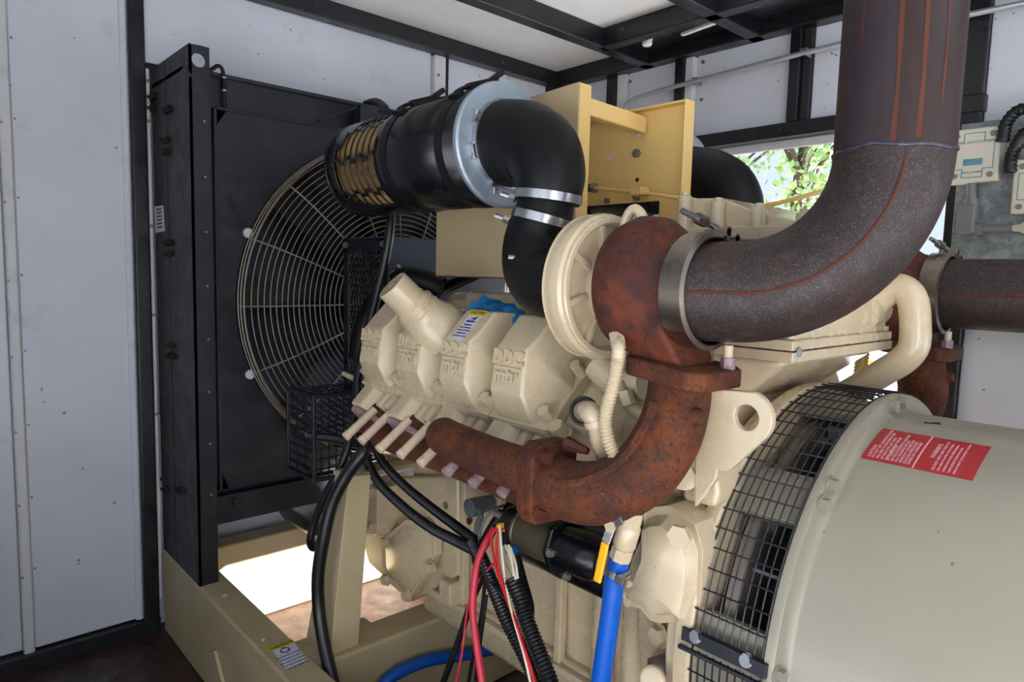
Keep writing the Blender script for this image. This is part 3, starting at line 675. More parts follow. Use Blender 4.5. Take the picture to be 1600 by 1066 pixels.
# rear end face of the near head and bolts visible right of the last cover
MB().hexa(slab(NB, -1.05, -.90, -.19, .05, .42, .615)).build('rear_head_casting', 'cream', en, .014, 3)
MB().hexa(slab(NB, -1.02, -.96, -.06, .03, .615, .632)).build('casting_pad', 'cream', en, .006)
for (w, x) in ((-.085, -.955), (.075, -1.025)): MB().hexbolt(NB(x, w, .615), DN[-1], .017, .034).build('head_bolt', 'cream', en)
# caution label on the third cover
B = NB; x = CX[2]
lab = MB().plate([B(x-.03,-.022,.7845), B(x+.02,-.022,.7845), B(x+.02,-.118,.7845), B(x-.03,-.118,.7845)], DN[-1]*.0008).build('caution_label', 'label_white', COV[2])
MB().plate([B(x-.036,-.106,.7853), B(x+.028,-.106,.7853), B(x+.028,-.124,.7853), B(x-.036,-.124,.7853)], DN[-1]*.0006).build('label_band', 'label_yellow', COV[2])
ul = -DT[-1]
text('CAUTION', .012, B(x-.002,-.115,.7861), (1,0,0), ul, 'ink', COV[2])
MB().plate([B(x-.022,-.082,.7855),B(x+.012,-.082,.7855),B(x+.012,-.087,.7855),B(x-.022,-.087,.7855)], DN[-1]*.0004).plate([B(x-.018,-.089,.7855),B(x-.002,-.097,.7855),B(x+.014,-.103,.7855),B(x+.006,-.090,.7855),B(x-.006,-.093,.7855)], DN[-1]*.0004).build('label_symbol', 'ink', COV[2])
for i, s in enumerate(('WARNING', 'HOT SURFACES', 'DO NOT TOUCH', 'ENGINE HOT', 'ALLOW TO COOL')):
    text(s, .0062, B(x-.005,-.072+.0095*i,.7858), (1,0,0), ul, 'ink', COV[2])

# oil filler on the second cover
b = NB(CX[1]+.02, -.075, .770); d = (DN[-1]+V((-.22,0,-.02))).normalized()
ox = V(b); L = .150
MB().lathe(ox, d, [(-.05,.085),(0,.078),(.02,.066),(.035,.062),(.045,.062),(.05,.057),(.072,.056),(.078,.050),(.084,.047),(L,.0465),(L+.003,.0445)], 40).build('oil_filler', 'cream', en, ang=25)
for k in (.058, .067, .088): MB().band(ox+d*k, d, .004, .044, .0595-.010*(k > .08), 40).build('filler_ridge', 'cream', en)

# manifold studs sleeves: eight slim pins hanging below the ports
tips = [(540,683),(564,690),(592,703),(625,712),(657,725),(697,740),(738,757),(783,772)]
pd = V((0, .815, .58))
for i, (px, py) in enumerate(tips):
    a = oY(.945, px, py); L = .118 if i < 5 else .06
    m = MB().cyl(a, a+pd*L, .0125, .0125, 16).cyl(a-pd*.002, a+pd*.012, .0138, n=16)
    m.build('stud_sleeve', 'pin' if i < 5 else 'pin_purple', en, .0015)
# flanges where the runners meet the heads
for i, x in enumerate(CX):
    B = NB; m = MB(); m.rings([[B(x+a, b, h) for a, h in ((-.09,.56),(-.06,.50),(.05,.48),(.085,.53),(.03,.61),(-.07,.635))] for b in (.165, .183)])
    m.build('port_flange', 'pin_purple' if i < 2 else 'rust_dark', en, .004)
# sensors and pipes on the rear side wall of the block
MB().ring(oY(1.02, 912, 643), (.5,-1,.2), .026, .005, 24, 6).build('grommet', 'ink', en)
MB().tube(cr([oY(1.06, 908, 640), oY(1.0, 922, 645), oY(1.0, 934, 660), oY(1.02, 940, 690), oY(1.05, 955, 725)], 6), .022, 14).build('coolant_nipple', 'cream', en)
MB().band(oY(1.0, 933, 660), (.3,.2,-1), .012, .02, .026, 20).build('nipple_collar', 'cream', en)
MB().tube(cr([oY(1.10, 965, 600), oY(1.10, 978, 625), oY(1.10, 990, 640), oY(1.10, 1010, 650)], 6), .014, 12).build('oil_line', 'cream', en)
a = oY(1.09, 975, 612); MB().lathe(a, (.5,0,-1), [(0,.017),(.03,.017)], 6).build('oil_line_nut', 'cream', en)
MB().tube(cr([oY(1.14, 935, 570), oY(1.14, 965, 600), oY(1.14, 1010, 600)], 6), .035, 16).build('turbo_support', 'cream', en)

# dark far-side pieces: second rocker bank ends are part of the engine; breather and blue rag
rp = NB(CX[2]+.06, -.16, .70)
R = random.Random(4); m = MB(); nu, nv = 26, 8
G = []
for i in range(nu+1):
    u = i/nu; c = oY(1.19, 712+u*118, 490+6*math.sin(u*9)+(8 if .45 < u < .62 else 0))
    ring = []
    for j in range(nv):
        a = 2*math.pi*j/nv; rr = .030*(1+.4*math.sin(5*u*6.28+j))*(.35+1.0*math.sin(math.pi*min(1, u*1.02))) + R.uniform(-.004, .004)
        ring.append(c+V((0, math.cos(a)*rr*1.1, math.sin(a)*rr-.01)))
    G.append(ring)
m.rings(G); tag(m.build('cleaning_rag', 'blue_cloth', ang=70), 'crumpled blue rag tucked behind the labelled rocker cover', 'rag')

# ------------------------------------------------------------------ engine front stand on the skid
es = thing('engine_stand', (-1.85, .98, .335), 'tapered cream steel engine support stand on the skid cross member', 'stand')
P = [oX(-1.80, *p) for p in ((545,744),(580,742),(560,1010),(515,1033))]
MB().plate(P, (-.012,0,0)).build('front_plate', 'skid', es, .003)
Q = [P[0]+V((-.006,0,0)), P[3]+V((-.006,0,0)), P[3]+V((-.16,0,.0)), P[0]+V((-.08,0,0))]
MB().plate(Q, (0,.012,0)).build('side_plate', 'skid', es, .003)
MB().obox((P[2]+P[3])/2+V((-.07,.03,-.006)), (0,1,0), (1,0,0), .26, .18, .014).build('foot', 'skid', es, .003)
MB().box((P[0].x-.10, P[0].y, P[0].z-.02), (P[0].x-.012, 1.25, P[0].z-.005)).build('top_plate', 'skid', es, .003)
# ------------------------------------------------------------------ turbochargers, exhaust, intake (near and far bank)
XA = V((1,0,0)); ZT2 = 1.477
def turbo(yc, s, label, dx=0):
    t = thing('turbocharger', (-.85, yc, 1.33), label, 'turbocharger', 'turbochargers over the flywheel housing')
    c = V((dx, yc, ZT2))
    cp = MB().lathe(c, XA, [(-1.03,.066),(-1.005,.068),(-1.0,.078),(-.992,.105),(-.975,.132),(-.952,.148),(-.928,.152),(-.915,.150),(-.910,.144),(-.903,.144),(-.900,.141),(-.900,.132),(-.905,.128),(-.918,.124),(-.918,.086),(-.91,.072),(-.885,.062),(-.83,.06)], 72).build('compressor_housing', 'cream', t, ang=32)
    for k in range(8):
        a = math.radians(45*k+15); d = V((0, math.cos(a), math.sin(a)))
        MB().obox(c+XA*-.913+d*.102, d, XA, .056, .018, .014).build('rib', 'cream', cp, .003)
    MB().ring(c+XA*-.955, XA, .1485, .0025, 72, 5).build('joint_ring', 'cream', cp)
    # rust turbine scroll growing towards the foot
    R = []
    prof = [(-.885,.05,.05),(-.875,.095,.11),(-.855,.118,.135),(-.82,.128,.148),(-.785,.126,.142),(-.755,.112,.12),(-.735,.103,.106),(-.715,.100,.100),(-.69,.098,.098)]
    n = 48
    for (x, r0, r1) in prof:
        ring = []
        for j in range(n):
            a = 2*math.pi*j/n; d = V((0, math.cos(a), math.sin(a)))
            g = .5+.5*math.cos(a+math.radians(150 if s < 0 else 30)); rr = r0+(r1-r0)*(1-g)
            ring.append(c+XA*x+d*rr)
        R.append(ring)
    tb = MB().rings(R).build('turbine_housing', 'rust_dark', t, ang=50)
    P0 = [V((x, y, 1.405)) for x, y in ((-.845+dx,yc-.085),(-.715+dx,yc-.085),(-.715+dx,yc+.085),(-.845+dx,yc+.085))]
    P1 = [V((x, y, 1.335)) for x, y in ((-.80+dx,yc-.055),(-.69+dx,yc-.055),(-.69+dx,yc+.055),(-.80+dx,yc+.055))]
    MB().rings([[p+V((0,0,.03)) for p in P0], P0, P1]).build('turbine_foot', 'rust_dark', tb, .012, 3)
    return t, c
def vclamp(c, label):
    t = thing('v_band_clamp', c-V((0,0,.1)), label, 'pipe clamp', 'exhaust pipe clamps')
    MB().lathe(c, XA, [(-.024,.098),(-.022,.107),(.020,.107),(.023,.099),(.021,.096)], 64, False).build('band', 'clamp_steel', t, solid=.0015)
    MB().ring(c+XA*.021, XA, .0985, .0022, 64, 5).build('inner_lip', 'steel', t)
    top = c+V((0,-.012,.112)); sx = V((.12,-1,.34)).normalized()
    MB().tube([top+V((0,.055,-.012)), top+V((0,.05,.0))], .012, 12).build('loop_end', 'clamp_steel', t)
    for k, dy in enumerate((.045, .075)):
        MB().lathe(top+V((-.018,dy,-.004-.012*k)), XA, [(0,.0075),(0,.0105),(.044,.0105),(.044,.0075)], 16, False).build('trunnion', 'clamp_steel', t, solid=.001)
    b0 = top+V((.004,.06,.0)); b1 = b0+V((-.02,-.105,.03))
    MB().cyl(b0, b1, .0058, n=12).build('t_bolt', 'steel', t)
    MB().cyl(b0.lerp(b1,.42), b0.lerp(b1,.66), .0105, n=6).build('lock_nut', 'clamp_steel', t)
    return t
def exhaust(yc, s, label, ve=(-.438, 1.255), xs0=-.695, Rb=.240):
    r = .0915; A = V((xs0, yc, ZT2)); E = V((ve[0], ve[1], ZT2)); hd = (E-A).normalized(); L = (E-A).length
    t = thing('exhaust_stack', (-.5, yc, 1.38), label, 'exhaust pipe', 'exhaust stacks through the roof')
    hz = [A-hd*.055]; B = A+hd*(L-Rb)
    if (B-A).length > .08: hz.append(A.lerp(B, .6))
    bd = [B+hd*(math.sin(a)*Rb)+V((0,0,Rb-math.cos(a)*Rb)) for a in [math.radians(3.75*i) for i in range(25)]]
    el = MB().tube(hz+bd, r, 56).build('elbow', 'rust_pipe', t)
    ax = V((ve[0], ve[1], 0)); zs = ZT2+Rb
    MB().tube([ax+V((0,0,z)) for z in (zs, 2.0, 2.35, ZC)], r, 56).build('upright_pipe', 'rust_stack', t)
    P = [ax+V((math.cos(a)*r, math.sin(a)*r, zs+.002*math.sin(3*a)+.0015*math.sin(7*a))) for a in [2*math.pi*i/64 for i in range(64)]]
    MB().tube(P, [.0028+.0009*math.sin(i*1.9) for i in range(64)], 8, False, True).build('weld_bead', 'weld', t)
    n = hd.cross(V((0,0,1))); n = n if n.y < 0 else -n
    sp0 = A-hd*.03+n*r; sp1 = bd[0]+n*r
    SP = [sp0.lerp(sp1, k/8)+n*.0006 for k in range(8)]+[p+n*(r*.999+.0008*(i < 2)) for i, p in enumerate(bd[:-1])]
    MB().tube(SP, [.0030-.0006*math.sin(i*1.3) for i in range(len(SP))], 6).build('seam', 'rust_streak', t)
    MB().lathe(ax+V((0,0,ZC-.03)), (0,0,1), [(0,r+.002),(0,r+.05),(.02,r+.05),(.02,r+.002)], 48, False).build('roof_collar', 'rust_stack', t)
    if s < 0:
        # rust runs down the upright
        R = random.Random(2)
        for (th, w, z0) in ((-.02, .0034, zs+.005), (.36, .0044, zs+.01), (-.66, .0016, zs+.16), (.72, .002, zs+.06)):
            c = (CAM-ax); base = math.atan2(c.y, c.x); rows = []
            for i in range(26):
                z = z0+(ZC-.06-z0)*i/25; ww = w*(.65+.5*R.random())/r; cc = base-th*-1+.012*math.sin(i*.7)
                rows.append([ax+V((math.cos(cc+k)*(r+.0004), math.sin(cc+k)*(r+.0004), z)) for k in (-ww, -ww*.4, ww*.4, ww)])
            m = MB(); o = len(m.v)
            for rw in rows: m.v += rw
            for i in range(25):
                for j in range(3): m.f.append((i*4+j, i*4+j+1, i*4+j+5, i*4+j+4))
            m.build('rust_run', 'rust_streak', t)
    return t
def manifold(s, label, near):
    f = lambda x, y, z: V((x+(0 if near or x < -1.0 else .11*min(1, (x+1.0)/.1)), YC+s*(YC-y), z))     # y given for the near bank
    t = thing('exhaust_manifold', f(-1.1, .97, 1.0), label, 'exhaust manifold', 'rusty exhaust manifolds')
    # log tube, runners, elbow and riser
    lg = cr([f(-1.325,.985,1.105), f(-1.28,.972,1.102), f(-1.15,.968,1.094), f(-1.0,.968,1.088), f(-.94,.968,1.084)], 6)
    MB().tube(lg, [.035,.042]+[.044+.005*i/22 for i in range(len(lg)-2)], 24).build('log_tube', 'rust', t, ang=60)
    MB().lathe(lg[0], (-1,0,.1), [(0,.036),(.010,.028),(.014,.012),(.015,.002)], 24).build('log_end', 'rust', t)
    l2 = cr([f(-1.72,1.055,1.015), f(-1.55,1.055,1.015), f(-1.3,1.04,1.02), f(-1.1,1.01,1.03), f(-.95,.985,1.045)], 6)
    MB().tube(l2, .040, 20).build('rear_log', 'rust', t)
    for i, x in enumerate(CX):
        MB().lathe(f(x-.01,1.062,1.04), (0,s*-.0+(-.7 if s < 0 else .7),-.7), [(-.04,.05),(0,.052),(.025,.046),(.045,.028),(.05,.005)], 24).build('runner_bulge', 'rust', t)
    rs = cr([f(-.945,.968,1.084), f(-.87,.968,1.080), f(-.80,.985,1.094), f(-.748,1.02,1.135), f(-.722,1.055,1.20), f(-.722,1.085,1.26), f(-.727,1.10,1.315)], 7)
    n = len(rs)
    MB().tube(rs, [.058+.004*math.sin(math.pi*i/n) for i in range(n)], 36).build('riser_elbow', 'rust', t)
    a = f(-.937,.968,1.084)
    MB().rings([[f(x, y, z) for y, z in ((.905,1.03),(.92,1.005),(1.0,1.0),(1.03,1.02),(1.035,1.14),(1.015,1.165),(.93,1.168),(.905,1.145))] for x in (-.968, -.922)]).build('joint_flange', 'rust', t, .006)
    MB().bar(f(-.945,.904,1.02), f(-.945,.904,1.15), .006, .008, (0,1,0)).build('joint_gap', 'rust_dark', t)
    for z in (1.03, 1.145): MB().hexbolt(f(-.92,.925,z), XA, .011, .02).build('flange_bolt', 'rust_dark', t)
    p = f(-.91, .985, 1.165); MB().cyl(p, p+V((.05,.01*-s,-.008)), .016, .007, 6).build('flange_bolt', 'rust_dark', t)
    dxf = 0 if near else .11; fl = V((-.725+dxf, f(0,1.10,0).y, 1.322)); y0 = f(0,1.10,0).y
    MB().rings([[V((x+dxf, y0+(y-1.10)*(-s), z-.10*(x+.725))) for x, y in ((-.815,1.045),(-.795,1.02),(-.665,1.015),(-.635,1.04),(-.635,1.16),(-.66,1.185),(-.795,1.185),(-.815,1.16))] for z in (1.308, 1.344)]).build('riser_flange', 'rust', t, .006)
    for (dx, dy, dz) in ((.015,.058,.004),(.074,.035,-.006),(-.07,.05,0)):
        p = fl+V((dx, dy*(-s), .012+dz)); m = MB().cyl(p, p+V((0,0,.028)), .0135, n=6); m.build('stud_nut', 'pin_purple', t); MB().cyl(p+V((0,0,.02)), p+V((0,0,.052)), .0085, n=12).build('stud', 'pin', t, .002)
    p = f(-.67,1.06,1.25); MB().lathe(p, (1,0,.1), [(-.02,.018),(.01,.018),(.02,.012),(.023,.002)], 16).build('plug_boss', 'rust', t)
    MB().tube([q+V((-.012,-.056*(-s) if False else s*.050,.026)) for q in rs[10:34]], .012, 8).build('cast_rib', 'rust', t)
    return t
turbo(1.10, -1, 'turbocharger with cream compressor and rusty turbine on the camera side bank')
vclamp(V((-.688, 1.10, ZT2)), 'steel band clamp joining rusty turbine and big exhaust elbow')
exhaust(1.10, -1, 'thick rusted exhaust elbow and stack rising from nearer turbocharger')
manifold(-1, 'rusty orange exhaust manifold curving up below the embossed rocker covers', True)
YFAR = 2*YC-1.10
turbo(YFAR, 1, 'turbocharger of the far bank mostly hidden by the near stack', .11)
vclamp(V((-.578, YFAR, ZT2)), 'steel band clamp on dark exhaust pipe near the galvanised backboard')
exhaust(YFAR, 1, 'dark exhaust elbow of far bank below the galvanised backboard', (.16, YFAR+.02), -.585, .215)
manifold(1, 'far bank rusty exhaust manifold behind the bent cream pipe', False)
# turbo oil lines
tag(MB().tube(cr([oY(1.09,*p) for p in ((976,420),(974,392),(976,355),(983,334),(992,327),(1001,334),(1009,352),(1018,378))], 6), .0105, 12).build('oil_feed_pipe', 'cream'), 'cream inverted u shaped oil pipe above the turbocharger', 'pipe')
tag(corrug(cr([oY(1.07,952,490), oY(1.04,960,512)]+[oY(.985,*p) for p in ((966,540),(965,565),(957,605),(948,640),(946,665),(952,692),(962,715),(972,730))], 8), .0125, .007, .22).build('corrugated_drain_hose', 'cream', ang=70), 'cream ribbed hose hanging below the compressor housing', 'hose')

# ------------------------------------------------------------------ air cleaners and intake hoses
def aircleaner(yc, s, label, detail):
    t = thing('air_cleaner', (-1.67, yc, 1.67), label, 'air cleaner', 'cylindrical air cleaners on the tan brackets')
    c = V((0, yc, 1.824)); xa, xb, R = -2.02, -1.345, .148
    nseg = 72
    if detail:
        xs_ = [xa, -1.965]
        cols = 7
        for k in range(cols): xs_ += [-1.955+.034*k, -1.955+.034*k+.027]
        xs_ += [-1.70, -1.66, -1.653]
        xs_ += [xb]
        rings = MB().lathe_r(c, XA, [(x, R) for x in xs_], nseg)
        m = MB(); m.rings(rings, False)
        x, y = perp(XA)
        keep = []
        for fidx, f in enumerate(m.f):
            i, j = divmod(fidx, nseg)
            cen = sum((m.v[q] for q in f), V((0,0,0)))/4-c; ang = math.degrees(math.atan2(cen.z, -cen.y))   # 0 = camera side, 90 = top
            x0, x1 = xs_[i], xs_[i+1]; hole = False
            for k in range(cols):
                if abs(x0-(-1.955+.034*k)) < 1e-5:
                    a = (ang+(7 if k % 2 else 0)+200) % 40
                    if 5 < a and -62+(6*abs(k-3) if k < 3 else 0) < ang < 80-(22*(3-k) if k < 3 else 0): hole = True
            if not hole: keep.append(f)
        m.f = keep
        m.build('perforated_shell', 'black_gloss', t, solid=.0025, ang=20)
        pl = MB(); n = 360; RR = []
        for x_ in (-1.97, -1.64): RR.append([c+V((x_, -math.cos(2*math.pi*j/n)*(R-.012-(.009 if j % 2 else 0)), math.sin(2*math.pi*j/n)*(R-.012-(.009 if j % 2 else 0)))) for j in range(n)])
        pl.rings(RR, False).build('pleated_element', 'pleat', t, smooth=False)
    else:
        MB().lathe(c, XA, [(xa,R),(xb,R)], nseg).build('shell', 'black_gloss', t)
    MB().lathe(c, XA, [(xa-.004,.02),(xa-.004,R-.01),(xa,R+.002),(xa+.010,R+.0025),(xa+.012,R)], nseg).build('end_cap', 'black_gloss', t)
    MB().lathe(c, XA, [(xb,R),(xb-.002,R+.008),(xb+.012,R+.010),(xb+.016,R+.004),(xb+.016,.09),(xb+.018,.02)], nseg).build('outlet_plate', 'zinc', t, .002)
    for x in (-1.675, -1.415):
        MB().band(c+XA*x, XA, .030, R, R+.004, nseg).build('mounting_strap', 'rubber', t)
        tp = c+V((x, -.03, R+.006)); m = MB().obox(tp+V((0,.02,.010)), (.3,1,.35), XA, .085, .032, .022).obox(tp+V((.01,.055,.034)), (.3,1,.8), XA, .055, .016, .014).tube(arc(c+XA*x, (0,-1,0), (0,0,1), R+.012, 52, 84, 6), .006, 8).obox(c+V((x, -(R+.006)*.62, (R+.006)*.785)), (.1,.78,.6), XA, .022, .05, .012)
        m.build('strap_buckle', 'rubber', t, .002)
    p = c+V((-1.385, -R*.99, -.01)); MB().obox(p, XA, (0,1,0), .012, .002, .003).build('nick', 'grey_label', t)
    return t
aircleaner(1.175, -1, 'black cylindrical air cleaner with slotted shell and pale end plate', True)
aircleaner(2*YC-1.175, 1, 'far bank air cleaner hidden beyond the tan bracket plate', False)
def intake(s, label, det):
    f = lambda x, y, z: V((x, YC+s*(YC-y), z))
    t = thing('intake_hose', f(-1.2, 1.15, 1.45), label, 'hose', 'rubber intake hoses to the turbochargers')
    up = cr([f(-1.338,1.175,1.826), f(-1.30,1.175,1.826), f(-1.245,1.172,1.818), f(-1.190,1.168,1.790), f(-1.158,1.162,1.742), f(-1.150,1.157,1.70), f(-1.152,1.155,1.668)], 7)
    n = len(up); MB().tube(up, [.108-.032*max(0, min(1, (i/n-.12)/.8))-(.0) for i in range(n)], 40).build('upper_elbow', 'rubber', t, ang=60)
    lo_ = cr([f(-1.153,1.154,1.69), f(-1.160,1.147,1.63), f(-1.172,1.137,1.575), f(-1.155,1.125,1.525), f(-1.115,1.112,1.488), f(-1.065,1.104,1.478), f(-1.01,1.10,1.477)], 7)
    n = len(lo_); MB().tube(lo_, [.066+.014*min(1, i/n*2) for i in range(n)], 40).build('lower_elbow', 'rubber', t, ang=60)
    d = (up[-1]-up[-6]).normalized()
    for k, (p, r) in enumerate(((up[-4], .0790), (lo_[7], .0735))):
        dd = d if k == 0 else (lo_[9]-lo_[5]).normalized()
        MB().band(p, dd, .020, r-.003, r+.0012, 48).build('hose_clamp', 'steel', t)
        q = p+V((-.055*(-s) if False else -.055, s*.055, -.005)); MB().cyl(q, q+V((-.03, s*.02, .012)), .006, n=10).cyl(q-V((0,0,.002)), q+V((-.012,s*.008,.004)), .010, n=6).build('clamp_screw', 'steel', t)
    # big clamp at the cleaner outlet
    c = f(-1.322,1.175,1.826)
    MB().band(c, XA, .018, .106, .1115, 56).build('hose_clamp', 'steel', t)
    for a in (155, 195, 250):
        q = c+V((.0, -s*0+s*math.cos(math.radians(180-a))*.114*(1), math.sin(math.radians(a))*.114)); MB().obox(q, (0,-math.sin(math.radians(a)),math.cos(math.radians(a))), XA, .03, .016, .012).cyl(q-V((0,0,.02)), q+V((0,0,.02)), .005, n=8).build('clamp_lug', 'steel', t)
    p = f(-1.128, 1.062, 1.535); MB().cyl(p, p+V((-.03,s*.02,.002)), .006, n=10).build('clamp_screw', 'steel', t)
    return t
intake(-1, 'black rubber intake elbows with bright clamps feeding the nearer turbocharger', True)
intake(1, 'far black rubber intake elbow beside the open doorway', False)

# ------------------------------------------------------------------ tan bracket carrying the air cleaners
br = thing('air_cleaner_bracket', (-1.4, 1.48, 1.45), 'tan folded steel bracket plates supporting the air cleaners', 'bracket')
Y1, Y2 = 1.338, 1.62
zt1 = oY(Y1, 883, 133).z; xr1 = oY(Y1, 904, 160).x; xl1 = oY(Y1, 681, 400).x; zb1 = oY(Y1, 700, 433).z
P = [(xl1, zb1), (xr1, zb1), (xr1, zt1), (xr1-.24, zt1-.01), (xr1-.30, 1.80), (xl1, 1.80)]
MB().prism(P, 'Y', Y1, Y1+.006).build('near_plate', 'tan_box', br, .002)
MB().box((xr1-.006, Y1, zb1), (xr1, Y1+.05, zt1)).build('near_flange', 'tan', br, .003)
MB().box((xl1, Y1, zb1), (xr1, Y1+.06, zb1+.006)).build('near_foot', 'tan_box', br, .002)
xr2 = oY(Y2, 1079, 200).x; zt2 = oY(Y2, 1075, 160).z; zb2 = oY(Y2, 1000, 316).z; zb3 = oY(Y2, 1070, 350).z; xm = oY(Y2, 1030, 316).x; xl2 = xr2-.55
MB().prism([(xl2, zb2), (xm, zb2), (xm, zb3), (xr2, zb3), (xr2, zt2), (xl2, zt2)], 'Y', Y2, Y2+.008).build('far_plate', 'tan', br, .002)
MB().box((xr2, Y2-.035, zb3), (xr2+.006, Y2+.008, zt2+.002)).build('far_flange', 'tan', br, .003)
MB().box((xl2, Y2-.03, zt2-.004), (xr2, Y2+.008, zt2+.002)).build('top_flange', 'tan', br, .002)
sa = oY(Y1+.03, 903, 164); sb = oY(Y2-.005, 1004, 197)
MB().bar(sa, sb, .035, .046).build('tie_strap', 'tan', br, .004)
for (px, py, r, mt) in ((999,211,.007,'label_white'),(952,249,.009,'label_white'),(996,240,.013,'bolt_grey'),(996,281,.006,'ink'),(996,308,.012,'bolt_grey'),(950,314,.009,'bolt_grey'),(907,317,.011,'bolt_grey')):
    q = oY(Y2-.001, px, py); MB().lathe(q, (0,-1,0), [(0,r),(.002 if mt != 'bolt_grey' else .01, r),(.003 if mt != 'bolt_grey' else .012, r*.6)], 6 if mt == 'bolt_grey' else 16).build('bolt' if mt == 'bolt_grey' else 'bolt_hole', mt, br)
ct = thing('throttle_cable', oY(1.58, 1000, 300), 'thin tan control cable stretched past the bracket to the exhaust', 'cable')
MB().tube(cr([oY(1.58,*p) for p in ((915,293),(960,297),(1010,302),(1060,309),(1110,316),(1160,322),(1190,322),(1230,314),(1270,303),(1310,292),(1400,268))], 5), .0055, 8).build('wire', 'tan', ct)
a = oY(1.58, 908, 293); MB().cyl(a, oY(1.58, 930, 294), .012, n=10).build('end_fitting', 'ink', ct); MB().lathe(oY(1.58,926,294), XA, [(0,.016),(.012,.016)], 6).build('nut', 'bolt_grey', ct)
b = oY(1.60, 1003, 300); MB().box(b-V((.02,.03,.012)), b+V((.02,.01,.012))).build('clip', 'tan', ct, .003)

# ------------------------------------------------------------------ charge air cooler housing at the rear of the vee
cc = thing('charge_air_cooler', (-.75, YC, 1.2), 'cream charge air cooler housing with bolted flange behind the exhaust elbow', 'charge cooler')
ya = 1.33; xl = oY(ya, 1058, 360).x; xr = -.615; zf = 1.336
MB().box((xl, ya, 1.376), (xr-.01, 2*YC-ya, 1.565)).build('body', 'cream', cc, .01, 3)
zl = oY(ya, 1140, 375).z
MB().box((xl-.008, ya-.012, zl-.002), (xr+.02, 2*YC-ya+.012, zl+.028)).build('lid_flange', 'cream', cc, .004)
MB().prism([(xl+.01, zl+.026), (xr, zl+.026), (xr-.02, zl+.035), (xr-.12, zl+.062), (xl+.10, zl+.092), (xl+.03, zl+.095), (xl+.01, zl+.08)], 'Y', ya+.012, 2*YC-ya-.012).build('lid', 'cream', cc, .015, 3)
for (px, hh) in ((1066, .095), (1118, .075), (1182, .055), (1253, .035)):
    q = oY(ya, px, 370); MB().cyl((q.x, ya+.004, zl+.02), (q.x, ya+.004, zl+.02+hh*.85), .017, .015, 20).hexbolt((q.x, ya+.004, zl+.02+hh*.85), (0,0,1), .008, .008, False).build('bolt_boss', 'cream', cc, .002)
MB().box((xl-.05, ya-.012, zf), (xr, 2*YC-ya+.02, zf+.022)).box((xl-.05, ya-.010, zf+.024), (xr-.002, 2*YC-ya+.018, zf+.045)).build('lower_flange', 'cream', cc, .003)
for k in range(7): MB().hexbolt((xr-.02, ya+.02+.083*k, zf+.045), (0,0,1), .011, .012, False).build('flange_bolt', 'cream', cc)
for k in range(4): MB().hexbolt((xr-.09-.09*k, ya+.008, zf+.045), (0,0,1), .011, .012, False).build('flange_bolt', 'cream', cc)
MB().lathe((xr, ya+.012, zf+.022), XA, [(0,.010),(.003,.010),(.004,.006)], 12).build('plug', 'zinc', cc)
m = MB(); m.rings([[V((x, y, zf)) for x, y in ((xl-.03,ya+.01),(xr-.02,ya+.01),(xr-.02,2*YC-ya-.01),(xl-.03,2*YC-ya-.01))], [V((x, y, 1.20)) for x, y in ((-.98,1.40),(-.80,1.40),(-.80,1.77),(-.98,1.77))]]); m.build('intake_funnel', 'cream', cc, .02, 3)
MB().tube([(xr-.05, 1.70, 1.42), (xr-.05, 1.80, 1.43), (xr-.05, 1.86, 1.435)], .045, 24).build('outlet_neck', 'cream', cc)
MB().tube([(xr-.05, 1.75, 1.425), (xr-.05, 1.79, 1.43)], .052, 24).build('neck_bead', 'cream', cc)
yb3 = 1.80
tag(MB().tube(cr([oY(yb3,*p) for p in ((1350,500),(1372,470),(1395,452),(1412,452),(1426,470),(1430,505),(1428,540),(1412,562),(1380,582),(1345,603),(1300,628))], 6), .034, 24).build('coolant_pipe', 'cream'), 'bent cream coolant pipe beside dark far exhaust pipe', 'pipe')
tag(corrug([oY(2.1,1335,640), oY(2.1,1342,600), oY(2.1,1348,550), oY(2.1,1352,500)], .018, .01, .2).build('corrugated_hose', 'tan', ang=70), 'tan ribbed hose glimpsed beneath the bolted cooler flange', 'hose')
# breather canister under the far plate
t = thing('breather_canister', (-1.25, 1.78, 1.55), 'shiny metal breather canister with black straps below tan plate', 'canister')
MB().lathe((-1.62, 1.76, 1.625), XA, [(0,.02),(.005,.07),(.62,.07),(.66,.055),(.70,.05)], 40).build('shell', 'steel', t)
for x in (-1.52, -1.30, -1.10): MB().band((x, 1.76, 1.625), XA, .05, .07, .073, 40).build('strap', 'rubber', t)
# ------------------------------------------------------------------ generator
GR = .492
ge = thing('generator', (.2, YC, ZT), 'large cream drum shaped generator with wire mesh ring guard and red label', 'generator')
gc = V((0, YC, ZCR))
def gpt(x, th, r):
    a = math.radians(th); return V((x, YC-r*math.cos(a), ZCR+r*math.sin(a)))
def gth(px, py, x=-.60):
    p = oX(x, px, py); return math.degrees(math.atan2(p.z-ZCR, YC-p.y))
def cylhit(px, py, R):
    d = _ray(px, py); o = CAM-gc; A = d.y**2+d.z**2; B = o.y*d.y+o.z*d.z; C = o.y**2+o.z**2-R*R
    t = (-B-math.sqrt(max(0, B*B-A*C)))/A; p = CAM+d*t; return p.x, math.degrees(math.atan2(p.z-ZCR, YC-p.y))
MB().lathe(gc, XA, [(-.702,.40),(-.702,.500),(-.690,.503),(-.672,.503),(-.666,.495),(-.666,.40)], 120, False).build('front_flange', 'cream', ge)
RB = .462
MB().lathe(gc, XA, [(-.529,.40),(-.529,.494),(-.524,.500),(-.512,.500),(-.507,.497),(-.505,.480),(-.502,.472),(-.497,.466),(-.490,RB),(1.35,RB),(1.40,.43),(1.42,.1)], 140).build('frame_barrel', 'cream_gen', ge, ang=40)
